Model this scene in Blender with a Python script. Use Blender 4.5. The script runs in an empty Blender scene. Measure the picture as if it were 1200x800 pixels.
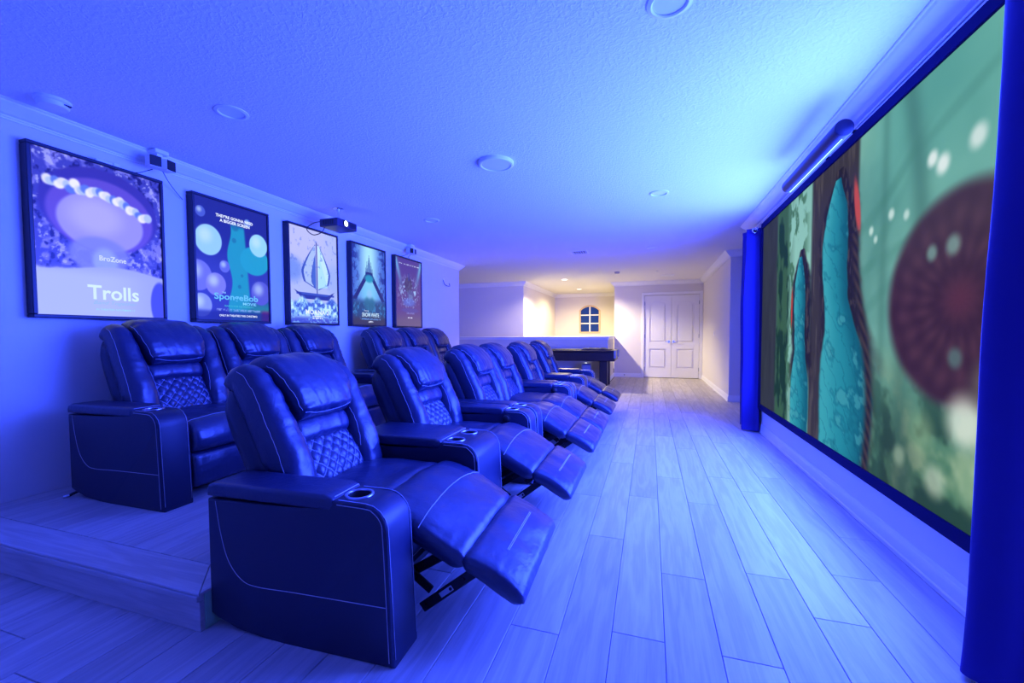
import bpy, bmesh, math, random
import numpy as np
from mathutils import Vector, Matrix, noise

random.seed(7)
S = bpy.context.scene
COL = S.collection
rad = math.radians

# ------------------------------------------------------------------ camera
cam_d = bpy.data.cameras.new('camera')
cam_d.sensor_fit = 'HORIZONTAL'
cam_d.sensor_width = 36.0
cam_d.lens = 36.0 * 495.0 / 1200.0
cam_d.shift_y = 11.88 / 1200.0
cam_d.clip_start = 0.05
cam = bpy.data.objects.new('camera', cam_d)
COL.objects.link(cam)
yaw, pitch, roll = 0.3154094, 0.0396266, -0.0040873
fwd = Vector((-math.sin(yaw), math.cos(yaw), 0))
rgt = Vector((math.cos(yaw), math.sin(yaw), 0))
up = Vector((0, 0, 1))
f2 = fwd * math.cos(pitch) - up * math.sin(pitch)
u2 = up * math.cos(pitch) + fwd * math.sin(pitch)
r3 = rgt * math.cos(roll) + u2 * math.sin(roll)
u3 = u2 * math.cos(roll) - rgt * math.sin(roll)
M = Matrix.Identity(4)
for i in range(3):
    M[i][0], M[i][1], M[i][2] = r3[i], u3[i], -f2[i]
M[2][3] = 1.2
cam.matrix_world = M
S.camera = cam

# ------------------------------------------------------------------ world, exposure
W = bpy.data.worlds.new('world')
S.world = W
W.use_nodes = True
W.node_tree.nodes['Background'].inputs[0].default_value = (0.01, 0.03, 0.12, 1)
W.node_tree.nodes['Background'].inputs[1].default_value = 0.5
S.view_settings.view_transform = 'Standard'
S.view_settings.look = 'None'
S.view_settings.exposure = 0.0
S.view_settings.gamma = 1.0
S.view_settings.use_curve_mapping = False
S.cycles.max_bounces = 8
S.cycles.diffuse_bounces = 5
S.cycles.glossy_bounces = 4
S.cycles.sample_clamp_indirect = 6.0
S.cycles.use_denoising = True

H = 2.66            # ceiling height
XL, XR = -3.83, 1.30  # left wall, screen wall

# ------------------------------------------------------------------ lights
def lamp(name, kind, loc, energy, color, target=None, **kw):
    d = bpy.data.lights.new(name, kind)
    d.energy = energy
    d.color = color
    for k, v in kw.items():
        setattr(d, k, v)
    o = bpy.data.objects.new(name, d)
    o.location = loc
    if target is not None:
        o.rotation_euler = (Vector(target) - Vector(loc)).to_track_quat('-Z', 'Y').to_euler()
    COL.objects.link(o)
    return o

# the blue glow of the projection screen, facing the seats
lamp('screen_glow', 'AREA', (1.225, 3.82, 1.43), 1200.0, (0.028, 0.064, 1.0), target=(-5, 3.82, 1.43),
     shape='RECTANGLE', size=3.55, size_y=2.0)
# warm downlights over the stairwell and the loft beyond the seats
WARM = (1.0, 0.80, 0.44)
lamp('stair_downlight', 'SPOT', (-2.17, 13.6, 2.64), 270.0, WARM, target=(-2.17, 13.6, 0),
     spot_size=rad(165), spot_blend=0.5, shadow_soft_size=0.05)
lamp('loft_downlight', 'SPOT', (-2.16, 11.12, 2.64), 900.0, (1.0, 0.85, 0.58), target=(-2.12, 11.35, 0),
     spot_size=rad(150), spot_blend=0.4, shadow_soft_size=0.06)

# ------------------------------------------------------------------ materials
MATS = {}
def nodes_of(m):
    return m.node_tree.nodes, m.node_tree.links

def mat(name, col, rough=0.5, metal=0.0, spec=0.5, emit=None, estr=1.0, bump=None, var=0.0, coords='Object'):
    """bump = (scale, strength, distance, stretch xyz)"""
    if name in MATS:
        return MATS[name]
    m = bpy.data.materials.new(name)
    m.use_nodes = True
    n, l = nodes_of(m)
    b = n['Principled BSDF']
    b.inputs['Base Color'].default_value = (*col, 1)
    b.inputs['Roughness'].default_value = rough
    b.inputs['Metallic'].default_value = metal
    b.inputs['Specular IOR Level'].default_value = spec
    if emit:
        b.inputs['Emission Color'].default_value = (*emit, 1)
        b.inputs['Emission Strength'].default_value = estr
    if bump or var:
        tc = n.new('ShaderNodeTexCoord')
        mp = n.new('ShaderNodeMapping')
        l.new(tc.outputs[coords], mp.inputs['Vector'])
        nz = n.new('ShaderNodeTexNoise')
        nz.inputs['Detail'].default_value = 4
        l.new(mp.outputs['Vector'], nz.inputs['Vector'])
        if bump:
            sc, st, dist = bump[:3]
            if len(bump) > 3:
                mp.inputs['Scale'].default_value = bump[3]
            nz.inputs['Scale'].default_value = sc
            bp = n.new('ShaderNodeBump')
            bp.inputs['Strength'].default_value = st
            bp.inputs['Distance'].default_value = dist
            l.new(nz.outputs['Fac'], bp.inputs['Height'])
            l.new(bp.outputs['Normal'], b.inputs['Normal'])
        if var:
            mx = n.new('ShaderNodeMix')
            mx.data_type = 'RGBA'
            mx.inputs['A'].default_value = (*[c * (1 - var) for c in col], 1)
            mx.inputs['B'].default_value = (*[min(1, c * (1 + var)) for c in col], 1)
            nz2 = n.new('ShaderNodeTexNoise')
            nz2.inputs['Scale'].default_value = 6
            l.new(tc.outputs[coords], nz2.inputs['Vector'])
            l.new(nz2.outputs['Fac'], mx.inputs['Factor'])
            l.new(mx.outputs['Result'], b.inputs['Base Color'])
    MATS[name] = m
    return m

def wood_mat(name, c1, c2, along='Y', rough=0.42):
    m = bpy.data.materials.new(name)
    m.use_nodes = True
    n, l = nodes_of(m)
    b = n['Principled BSDF']
    tc = n.new('ShaderNodeTexCoord')
    oi = n.new('ShaderNodeObjectInfo')
    off = n.new('ShaderNodeVectorMath'); off.operation = 'MULTIPLY_ADD'
    cmb = n.new('ShaderNodeCombineXYZ')
    for k in range(3):
        l.new(oi.outputs['Random'], cmb.inputs[k])
    off.inputs[1].default_value = (17, 31, 7)
    l.new(cmb.outputs[0], off.inputs[0])
    l.new(tc.outputs['Object'], off.inputs[2])
    mp = n.new('ShaderNodeMapping')
    mp.inputs['Scale'].default_value = (9, .75, 9) if along == 'Y' else (.75, 9, 9)
    l.new(off.outputs[0], mp.inputs['Vector'])
    nz = n.new('ShaderNodeTexNoise'); nz.inputs['Scale'].default_value = 1.4; nz.inputs['Detail'].default_value = 5
    nz.inputs['Distortion'].default_value = 0.35
    l.new(mp.outputs[0], nz.inputs['Vector'])
    # growth rings: repeated bands of the stretched noise
    mul = n.new('ShaderNodeMath'); mul.operation = 'MULTIPLY'; mul.inputs[1].default_value = 26
    l.new(nz.outputs['Fac'], mul.inputs[0])
    sn = n.new('ShaderNodeMath'); sn.operation = 'SINE'
    l.new(mul.outputs[0], sn.inputs[0])
    mp2 = n.new('ShaderNodeMapping')
    mp2.inputs['Scale'].default_value = (160, 5, 160) if along == 'Y' else (5, 160, 160)
    l.new(off.outputs[0], mp2.inputs['Vector'])
    nz2 = n.new('ShaderNodeTexNoise'); nz2.inputs['Scale'].default_value = 1.0; nz2.inputs['Detail'].default_value = 3
    l.new(mp2.outputs[0], nz2.inputs['Vector'])
    mr = n.new('ShaderNodeMapRange')
    mr.inputs['From Min'].default_value = -1; mr.inputs['From Max'].default_value = 1
    mr.inputs['To Min'].default_value = 0.0; mr.inputs['To Max'].default_value = 0.45
    l.new(sn.outputs[0], mr.inputs['Value'])
    ad = n.new('ShaderNodeMath'); ad.operation = 'MULTIPLY_ADD'
    ad.inputs[1].default_value = 0.6
    l.new(nz2.outputs['Fac'], ad.inputs[0]); l.new(mr.outputs[0], ad.inputs[2])
    mx = n.new('ShaderNodeMix'); mx.data_type = 'RGBA'
    mx.inputs['A'].default_value = (*c1, 1); mx.inputs['B'].default_value = (*c2, 1)
    l.new(ad.outputs[0], mx.inputs['Factor'])
    # plank to plank tone
    hs = n.new('ShaderNodeHueSaturation')
    mr2 = n.new('ShaderNodeMapRange'); mr2.inputs['To Min'].default_value = 0.86; mr2.inputs['To Max'].default_value = 1.1
    l.new(oi.outputs['Random'], mr2.inputs['Value'])
    l.new(mr2.outputs[0], hs.inputs['Value'])
    l.new(mx.outputs['Result'], hs.inputs['Color'])
    l.new(hs.outputs['Color'], b.inputs['Base Color'])
    b.inputs['Roughness'].default_value = rough
    b.inputs['Specular IOR Level'].default_value = 0.35
    bp = n.new('ShaderNodeBump'); bp.inputs['Strength'].default_value = 0.12; bp.inputs['Distance'].default_value = 0.002
    l.new(ad.outputs[0], bp.inputs['Height']); l.new(bp.outputs['Normal'], b.inputs['Normal'])
    return m

def ceiling_mat():
    m = bpy.data.materials.new('textured_ceiling_paint')
    m.use_nodes = True
    n, l = nodes_of(m)
    b = n['Principled BSDF']
    b.inputs['Base Color'].default_value = (0.80, 0.78, 0.74, 1)
    b.inputs['Roughness'].default_value = 0.9
    b.inputs['Specular IOR Level'].default_value = 0.1
    tc = n.new('ShaderNodeTexCoord')
    nz = n.new('ShaderNodeTexNoise'); nz.inputs['Scale'].default_value = 52; nz.inputs['Detail'].default_value = 3
    nz.inputs['Distortion'].default_value = 0.6
    l.new(tc.outputs['Object'], nz.inputs['Vector'])
    rp = n.new('ShaderNodeValToRGB')
    rp.color_ramp.elements[0].position = 0.42; rp.color_ramp.elements[1].position = 0.62
    l.new(nz.outputs['Fac'], rp.inputs['Fac'])
    bp = n.new('ShaderNodeBump'); bp.inputs['Strength'].default_value = 0.45; bp.inputs['Distance'].default_value = 0.0035
    l.new(rp.outputs['Color'], bp.inputs['Height']); l.new(bp.outputs['Normal'], b.inputs['Normal'])
    return m

def leather_mat():
    m = bpy.data.materials.new('dark_navy_leather')
    m.use_nodes = True
    n, l = nodes_of(m)
    b = n['Principled BSDF']
    b.inputs['Base Color'].default_value = (0.010, 0.018, 0.055, 1)
    b.inputs['Roughness'].default_value = 0.36
    b.inputs['Specular IOR Level'].default_value = 0.7
    tc = n.new('ShaderNodeTexCoord')
    a = n.new('ShaderNodeTexNoise'); a.inputs['Scale'].default_value = 420; a.inputs['Detail'].default_value = 2
    c = n.new('ShaderNodeTexNoise'); c.inputs['Scale'].default_value = 26; c.inputs['Detail'].default_value = 4
    c.inputs['Distortion'].default_value = 0.8
    l.new(tc.outputs['Object'], a.inputs['Vector']); l.new(tc.outputs['Object'], c.inputs['Vector'])
    b1 = n.new('ShaderNodeBump'); b1.inputs['Strength'].default_value = 0.12; b1.inputs['Distance'].default_value = 0.001
    b2 = n.new('ShaderNodeBump'); b2.inputs['Strength'].default_value = 0.30; b2.inputs['Distance'].default_value = 0.008
    l.new(c.outputs['Fac'], b2.inputs['Height'])
    l.new(a.outputs['Fac'], b1.inputs['Height'])
    l.new(b2.outputs['Normal'], b1.inputs['Normal'])
    l.new(b1.outputs['Normal'], b.inputs['Normal'])
    return m

LEATHER = leather_mat()
PANEL_L = mat('dark_navy_vinyl', (0.008, 0.013, 0.040), 0.42, spec=0.5, bump=(380, 0.10, 0.001))
STITCH = mat('pale_thread', (0.42, 0.44, 0.52), 0.7)
BLACK = mat('black_plastic', (0.010, 0.010, 0.014), 0.45)
BLACKM = mat('black_steel', (0.012, 0.012, 0.018), 0.38, metal=0.3)
CHROME = mat('bright_metal', (0.75, 0.75, 0.78), 0.22, metal=1.0)
GREYM = mat('grey_metal', (0.35, 0.36, 0.40), 0.4, metal=0.8)
WHITE = mat('white_trim_paint', (0.82, 0.81, 0.79), 0.45, bump=(30, 0.03, 0.002))
WALLP = mat('pale_wall_paint', (0.72, 0.68, 0.63), 0.85, spec=0.15, bump=(120, 0.12, 0.002))
WHITEP = mat('white_plastic', (0.80, 0.80, 0.79), 0.4)
VELVET = mat('black_velvet', (0.010, 0.009, 0.05), 0.95, spec=0.05)
FRAMEM = mat('black_frame', (0.012, 0.011, 0.022), 0.5)
CURT = mat('navy_curtain_cloth', (0.022, 0.016, 0.16), 0.75, spec=0.25, bump=(300, 0.15, 0.001))
TABLEW = mat('dark_stained_wood', (0.022, 0.013, 0.016), 0.35, var=0.25)
DARKGAP = mat('dark_underlay', (0.05, 0.045, 0.04), 0.9)
FLOORW = wood_mat('light_oak_plank', (0.60, 0.55, 0.50), (0.40, 0.35, 0.31))
FLOORX = wood_mat('light_oak_board', (0.60, 0.55, 0.50), (0.40, 0.35, 0.31), along='X')
GREEN_BOARD = mat('greenish_board', (0.30, 0.52, 0.30), 0.7, var=0.12)  # green base colour with slight random variation
CEIL = ceiling_mat()
LENSON = mat('lit_downlight_lens', (0.9, 0.9, 0.85), 0.4, emit=(1.0, 0.90, 0.66), estr=6.0)
LENSOFF = mat('frosted_lens', (0.78, 0.78, 0.78), 0.35)

def print_mat(name, strength):
    m = bpy.data.materials.new(name)
    m.use_nodes = True
    n, l = nodes_of(m)
    b = n['Principled BSDF']
    at = n.new('ShaderNodeAttribute'); at.attribute_name = 'art'
    b.inputs['Base Color'].default_value = (0.01, 0.01, 0.012, 1)
    b.inputs['Roughness'].default_value = 0.35
    b.inputs['Specular IOR Level'].default_value = 0.25
    l.new(at.outputs['Color'], b.inputs['Emission Color'])
    b.inputs['Emission Strength'].default_value = strength
    return m
POSTER = print_mat('backlit_poster_film', 1.0)
SCREENM = print_mat('projected_picture', 0.95)
SCREENM.node_tree.nodes['Principled BSDF'].inputs['Specular IOR Level'].default_value = 0.0
SCREENM.node_tree.nodes['Principled BSDF'].inputs['Roughness'].default_value = 0.9

# ------------------------------------------------------------------ object helpers
def link(name, me, m=None, parent=None, loc=(0, 0, 0)):
    # (thread seams are far too fine to be picked apart: one part of kind stuff)
    if m is not None and not me.materials:
        me.materials.append(m)
    o = bpy.data.objects.new(name, me)
    o.location = loc
    COL.objects.link(o)
    if name == 'stitching':
        o['kind'] = 'stuff'
    if parent is not None:
        o.parent = parent
    return o

def smooth(me, angle=None):
    me.polygons.foreach_set('use_smooth', [True] * len(me.polygons))
    if angle is not None:
        try:
            me.set_sharp_from_angle(angle=rad(angle))
        except Exception:
            pass
    return me

def me_from(name, verts, faces, sm=True, angle=None):
    me = bpy.data.meshes.new(name)
    me.from_pydata([tuple(v) for v in verts], [], faces)
    me.update()
    if sm:
        smooth(me, angle)
    return me

class MB:
    """collects simple solids into one mesh"""
    def __init__(self):
        self.bm = bmesh.new()
    def box(self, x0, x1, y0, y1, z0, z1, bevel=0.0, seg=1, mtx=None):
        mm = Matrix.Translation(((x0 + x1) / 2, (y0 + y1) / 2, (z0 + z1) / 2)) @ Matrix.Diagonal((x1 - x0, y1 - y0, z1 - z0, 1))
        if mtx is not None:
            mm = mtx @ mm
        r = bmesh.ops.create_cube(self.bm, size=1.0, matrix=mm)
        if bevel:
            es = list({e for v in r['verts'] for e in v.link_edges})
            bmesh.ops.bevel(self.bm, geom=es, offset=bevel, segments=seg, profile=0.6, affect='EDGES', clamp_overlap=True)
        return self
    def cyl(self, p0, p1, r0, r1=None, n=16, caps=True):
        p0, p1 = Vector(p0), Vector(p1)
        r1 = r0 if r1 is None else r1
        d = p1 - p0
        q = d.to_track_quat('Z', 'Y').to_matrix().to_4x4()
        mm = Matrix.Translation((p0 + p1) / 2) @ q
        bmesh.ops.create_cone(self.bm, cap_ends=caps, segments=n, radius1=r0, radius2=r1, depth=d.length, matrix=mm)
        return self
    def lathe(self, prof, c=(0, 0, 0), n=32, mtx=None):
        """prof [(r,z)...] turned round Z at c"""
        c = Vector(c)
        rings = []
        for r, z in prof:
            ring = []
            for k in range(n):
                a = 2 * math.pi * k / n
                p = Vector((r * math.cos(a), r * math.sin(a), z))
                if mtx is not None:
                    p = mtx @ p
                ring.append(self.bm.verts.new(p + c))
            rings.append(ring)
        for a, b in zip(rings[:-1], rings[1:]):
            for k in range(n):
                self.bm.faces.new((a[k], a[(k + 1) % n], b[(k + 1) % n], b[k]))
        for ring in (rings[0], rings[-1]):
            try:
                self.bm.faces.new(ring)
            except Exception:
                pass
        return self
    def prism(self, poly, axis, a0, a1, bevel=0.0, seg=2):
        """poly in the two axes left over, in xyz order; extruded on axis from a0 to a1"""
        def P(q, a):
            if axis == 0: return (a, q[0], q[1])
            if axis == 1: return (q[0], a, q[1])
            return (q[0], q[1], a)
        v0 = [self.bm.verts.new(P(q, a0)) for q in poly]
        v1 = [self.bm.verts.new(P(q, a1)) for q in poly]
        n = len(poly)
        f0 = self.bm.faces.new(v0); f1 = self.bm.faces.new(v1)
        for k in range(n):
            self.bm.faces.new((v0[k], v0[(k + 1) % n], v1[(k + 1) % n], v1[k]))
        if bevel:
            es = list(f0.edges) + list(f1.edges)
            bmesh.ops.bevel(self.bm, geom=es, offset=bevel, segments=seg, profile=0.5, affect='EDGES', clamp_overlap=True)
        return self
    def mesh(self, name, sm=False, angle=40):
        bmesh.ops.recalc_face_normals(self.bm, faces=self.bm.faces[:])
        me = bpy.data.meshes.new(name)
        self.bm.to_mesh(me)
        self.bm.free()
        if sm:
            smooth(me, angle)
        return me
    def obj(self, name, m, parent=None, loc=(0, 0, 0), sm=False, angle=40):
        return link(name, self.mesh(name, sm, angle), m, parent, loc)

def tube_mesh(name, lines, r, n=5):
    vs, fs = [], []
    for pts in lines:
        pts = [Vector(p) for p in pts]
        base = len(vs)
        prev = None
        for i, p in enumerate(pts):
            t = (pts[min(i + 1, len(pts) - 1)] - pts[max(i - 1, 0)])
            t = t.normalized() if t.length > 1e-9 else Vector((0, 0, 1))
            if prev is None:
                a = Vector((0, 0, 1)) if abs(t.z) < .9 else Vector((1, 0, 0))
                prev = t.cross(a).normalized()
            u = (prev - t * prev.dot(t)).normalized()
            prev = u
            w = t.cross(u)
            for k in range(n):
                g = 2 * math.pi * k / n
                vs.append(p + (u * math.cos(g) + w * math.sin(g)) * r)
        for i in range(len(pts) - 1):
            for k in range(n):
                a = base + i * n + k; b = base + i * n + (k + 1) % n
                fs.append((a, b, b + n, a + n))
        fs.append(tuple(base + k for k in range(n)))
        fs.append(tuple(base + (len(pts) - 1) * n + k for k in range(n)))
    return me_from(name, vs, fs)

def empty(name, loc, label, cat, group=None, rz=0.0):
    o = bpy.data.objects.new(name, None)
    o.empty_display_size = 0.1
    o.location = loc
    o.rotation_euler = (0, 0, rz)
    COL.objects.link(o)
    return tag(o, label, cat, group)

def tag(o, label, cat, group=None):
    o['label'] = label; o['category'] = cat
    if group:
        o['group'] = group
    return o

def structure(o, label=None):
    o['kind'] = 'structure'
    if label:
        o['label'] = label
    return o

def catmull(pts, m):
    P = [np.array(p, float) for p in pts]
    P = [2 * P[0] - P[1]] + P + [2 * P[-1] - P[-2]]
    n = len(P) - 3
    out = []
    for i in range(m):
        t = i / (m - 1) * n
        k = min(int(t), n - 1); t -= k
        a, b, c, d = P[k:k + 4]
        out.append(0.5 * ((2 * b) + (c - a) * t + (2 * a - 5 * b + 4 * c - d) * t * t + (3 * b - a - 3 * c + d) * t ** 3))
    return np.array(out)

class Pad:
    """upholstered cushion lofted along a path of (x, y, z, half width, half thickness)"""
    def __init__(self, ctrl, M=34, K=40, p=0.38, q=0.5, crown=0.35, r0=None, r1=None, rh=0.12, disp=None):
        self.c = catmull(ctrl, M)
        self.M, self.K, self.p, self.q, self.crown, self.disp, self.rh = M, K, p, q, crown, disp, rh
        d = np.linalg.norm(np.diff(self.c[:, :3], axis=0), axis=1)
        self.s = np.concatenate([[0], np.cumsum(d)])
        self.L = self.s[-1]
        self.r0 = r0 if r0 is not None else self.c[0, 4]
        self.r1 = r1 if r1 is not None else self.c[-1, 4]
        # denser sampling near the ends so that they round off
        t = 0.5 - 0.5 * np.cos(np.linspace(0, math.pi, M))
        t = 0.5 * t + 0.5 * np.linspace(0, 1, M)
        self.ts = t * self.L
    def frame(self, s):
        s = min(max(s, 0), self.L)
        row = [np.interp(s, self.s, self.c[:, k]) for k in range(5)]
        e = self.L * 0.02
        a = [np.interp(min(s + e, self.L), self.s, self.c[:, k]) - np.interp(max(s - e, 0), self.s, self.c[:, k]) for k in range(3)]
        t = Vector((a[0], 0, a[2])).normalized()
        nrm = Vector((-t.z, 0, t.x))
        return Vector(row[:3]), nrm, row[3], row[4]
    def ends(self, s):
        f = 1.0
        for d, r in ((s, self.r0), (self.L - s, self.r1)):
            if r > 1e-6 and d < r:
                x = 1 - max(d, 0) / r
                f *= math.sqrt(max(0, 1 - x * x))
        return max(f, 0.03)
    def pt(self, s, fy, top=1, lift=0.0):
        c, nrm, hw, th = self.frame(s)
        e = self.ends(s)
        hw *= 1 - self.rh * (1 - e)
        fy = max(-1, min(1, fy))
        cc = abs(fy) ** (1 / self.p)
        sn = math.sqrt(max(0, 1 - cc * cc)) ** self.q
        return self._p(s, c, nrm, hw, th * e, fy, sn * top, lift)
    def _p(self, s, c, nrm, hw, th, fy, fn, lift=0.0):
        h = th * fn * (1 + self.crown * ((1 - fy * fy) - 0.5)) if fn > 0 else th * fn
        if self.disp and fn > 0:
            h += self.disp(s, fy * hw, fy, s / self.L) * fn
        return c + Vector((0, fy * hw, 0)) + nrm * (h + lift)
    def mesh(self, name):
        vs, fs = [], []
        K = self.K
        top = K * 2 // 3
        ring = []
        for k in range(K):
            t, sg = (1 - 2 * k / top, 1) if k < top else (-1 + 2 * (k - top) / (K - top), -1)
            fy = .5 * t + .5 * math.sin(t * math.pi / 2)
            ring.append((fy, sg * math.sqrt(max(0, 1 - abs(fy) ** (2 / self.p))) ** self.q))
        for s in self.ts:
            c, nrm, hw, th = self.frame(s)
            e = self.ends(s)
            hw *= 1 - self.rh * (1 - e)
            for fy, fn in ring:
                vs.append(self._p(s, c, nrm, hw, th * e, fy, fn))
        for i in range(self.M - 1):
            for k in range(K):
                a = i * K + k; b = i * K + (k + 1) % K
                fs.append((a, b, b + K, a + K))
        fs.append(tuple(range(K))[::-1])
        fs.append(tuple((self.M - 1) * K + k for k in range(K)))
        return me_from(name, vs, fs)
    def line(self, pts, lift=0.001, n=24):
        """polyline over (s fraction, width fraction) points"""
        P = catmull([(a, b) for a, b in pts], n) if len(pts) > 2 else np.array([(pts[0][0] + (pts[1][0] - pts[0][0]) * i / (n - 1), pts[0][1] + (pts[1][1] - pts[0][1]) * i / (n - 1)) for i in range(n)])
        return [self.pt(a * self.L, b, 1, lift) for a, b in P]

def nz(*a):
    return noise.noise(Vector(a))

def boolean_cut(me, cutters):
    """mesh with the cutter meshes taken out of it; leaves no helper object behind"""
    o = bpy.data.objects.new('cut_base', me); COL.objects.link(o)
    hs = []
    for c in cutters:
        h = bpy.data.objects.new('cut_tool', c); COL.objects.link(h); hs.append(h)
        md = o.modifiers.new('b', 'BOOLEAN'); md.operation = 'DIFFERENCE'; md.object = h; md.solver = 'EXACT'
    dg = bpy.context.evaluated_depsgraph_get()
    out = bpy.data.meshes.new_from_object(o.evaluated_get(dg))
    for h in hs + [o]:
        bpy.data.objects.remove(h)
    return out

def text_mesh(body, w, h, bold=0.0, shear=0.0):
    cu = bpy.data.curves.new('lettering', 'FONT')
    cu.body = body; cu.align_x = 'CENTER'; cu.align_y = 'CENTER'
    cu.offset = bold; cu.shear = shear; cu.resolution_u = 3
    o = bpy.data.objects.new('lettering_tmp', cu); COL.objects.link(o)
    dg = bpy.context.evaluated_depsgraph_get()
    me = bpy.data.meshes.new_from_object(o.evaluated_get(dg))
    bpy.data.objects.remove(o)
    co = np.empty(len(me.vertices) * 3); me.vertices.foreach_get('co', co); co = co.reshape(-1, 3)
    mn, mx = co.min(0), co.max(0)
    k = (co - (mn + mx) / 2) / np.maximum(mx - mn, 1e-6)
    out = np.stack([np.zeros(len(k)), k[:, 0] * w, k[:, 1] * h], 1)   # reads along +Y, faces +X
    me.vertices.foreach_set('co', out.ravel()); me.update()
    me.materials.clear()
    return me

# ================================================================== THE ROOM
flo = MB()
flo.box(-6.6, 2.7, -1.6, 15.5, -0.12, -0.013)
floor = structure(flo.obj('floor', DARKGAP))
PW = 0.2015
HY = 10.65       # half wall round the stairwell
X0 = -0.1365
joint = {0: 1.705, 1: 2.21, 2: 1.697, 3: 2.337, 4: 2.05, -1: 2.51, 6: 2.925, 5: 2.45}
PL = 1.52
_planks = {}
def plank(parent, name, x0, x1, y0, y1, z0, z1, m):
    key = (round(x1 - x0, 4), round(y1 - y0, 4), round(z1 - z0, 4), m.name)
    if key not in _planks:
        g = 0.0012
        b = MB().box(g, x1 - x0 - g, g, y1 - y0 - g, 0, z1 - z0, bevel=0.0018)
        _planks[key] = b.mesh('plank_mesh')
        _planks[key].materials.append(m)
    return link(name, _planks[key], None, parent, (x0, y0, z0))
for k in range(-19, 8):
    xa = X0 + PW * k; xb = min(xa + PW, XR + 0.04)
    j = joint.get(k, 1.7 + random.random() * PL)
    y = j - PL * 3
    while y < 12.3:
        y0, y1 = max(y, -1.5), min(y + PL, 12.3)
        y += PL
        if y1 - y0 < 0.02: continue
        if xb < -1.74 and y0 > 1.25 and y1 < 8.1: continue        # under the platform
        if xa < -0.98 and y0 > HY - .03: continue
        if xb <= -0.98 and y1 > HY - .01: y1 = HY - .01
        if xb < -1.74 and y0 < 1.22 < y1: y1 = 1.22
        if y1 - y0 < 0.02: continue
        plank(floor, 'plank', xa, xb, y0, y1, -0.012, 0.0, FLOORW)
for k in range(7):
    xa = XR + .04 + PW * k if k else XR + .04
    plank(floor, 'plank', xa, min(xa + PW, 2.56), 6.36, 7.3 + .12 * (k % 3), -0.012, 0.0, FLOORW)
    plank(floor, 'plank', xa, min(xa + PW, 2.56), 7.3 + .12 * (k % 3), 8.29, -0.012, 0.0, FLOORW)
LIGHT_SPOTS = [(-2.61, 2.115), (.071, 2.04), (.078, 4.69), (-2.65, 4.85), (-2.16, 11.12), (-2.17, 13.6), (.02, 7.56)]
ceil_cuts = [MB().cyl((x, y, H - .1), (x, y, H + .06), .075, n=36).mesh('c') for x, y in LIGHT_SPOTS]
ceil_cuts.append(MB().box(-1.20 - .125, -1.20 + .125, 7.56 - .13, 7.56 + .13, H - .1, H + .07).mesh('c'))
ceil_me = boolean_cut(MB().box(-6.6, 2.7, -1.6, 15.5, H, H + 0.12).mesh('ceiling'), ceil_cuts)
structure(link('ceiling', ceil_me, CEIL))
structure(MB().box(XL - 0.14, XL, -1.6, 8.15, 0, H).obj('wall_left', WALLP))
structure(MB().box(XR, XR + 0.14, -1.6, 6.35, 0, H).obj('wall_right', WALLP))
structure(MB().box(-6.6, 2.7, -1.74, -1.6, 0, H).obj('wall_front', WALLP))
structure(MB().box(1.34, 2.56, 8.3, 12.3, 0, H).obj('wall_corridor', WALLP))
structure(MB().box(2.56, 2.7, -1.6, 12.3, 0, H).obj('wall_recess', WALLP))
structure(MB().box(-6.6, -3.32, 11.22, 15.5, 0, H).obj('wall_landing', WALLP))
structure(MB().box(-6.74, -6.6, 8.0, 11.3, 0, H).obj('wall_hall', WALLP))
structure(MB().box(-6.6, XL - 0.14, 8.01, 8.15, 0, H).obj('wall_hall_near', WALLP))
wb = MB()
wb.box(-0.96, -0.15, 12.3, 15.5, 0, H)
wb.box(-0.15, 1.26, 12.3, 15.5, 2.275, H)
wb.box(1.26, 2.7, 12.3, 15.5, 0, H)
wb.box(-0.15, 1.26, 12.42, 15.5, 0, 2.275)
structure(wb.obj('wall_back', WALLP))
# stairwell wall with an arched opening for the window
def arch_poly(x0, x1, z0, zs, zt, n=12):
    w = (x1 - x0) / 2; h = zt - zs
    R = (w * w + h * h) / (2 * h); cz = zt - R; cx = (x0 + x1) / 2
    a = math.asin(w / R)
    return [(x0, z0), (x1, z0)] + [(cx + R * math.sin(a - 2 * a * k / n), cz + R * math.cos(a - 2 * a * k / n)) for k in range(n + 1)]
YW = 15.3
wx0, wx1, wz0, wzs, wzt = -2.38, -1.73, 1.30, 2.06, 2.20
sw = boolean_cut(MB().box(-3.32, -0.96, YW, YW + 0.15, 0, H).mesh('wall_stairs'),
                 [MB().prism(arch_poly(wx0, wx1, wz0, wzs, wzt), 1, YW - 0.1, YW + 0.3).mesh('c')])
structure(link('wall_stairs', sw, WALLP))

# half wall round the stairwell
hwl = MB()
hwl.box(-6.6, -0.98, HY, HY + .12, 0, 1.13)
hwl.box(-1.10, -0.98, HY + .12, 12.3, 0, 1.13)
hw = structure(hwl.obj('wall_half', WALLP))
cap = MB()
cap.box(-6.6, -0.955, HY - .025, HY + .145, 1.13, 1.155, bevel=0.006)
cap.box(-1.125, -0.955, HY + .145, 12.3, 1.13, 1.155, bevel=0.006)
cap.box(-6.6, -0.965, HY - .015, HY, 1.075, 1.13)
cap.box(-0.98, -0.965, HY, 12.3, 1.075, 1.13)
cap.obj('wall_cap', WHITE, hw)

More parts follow.
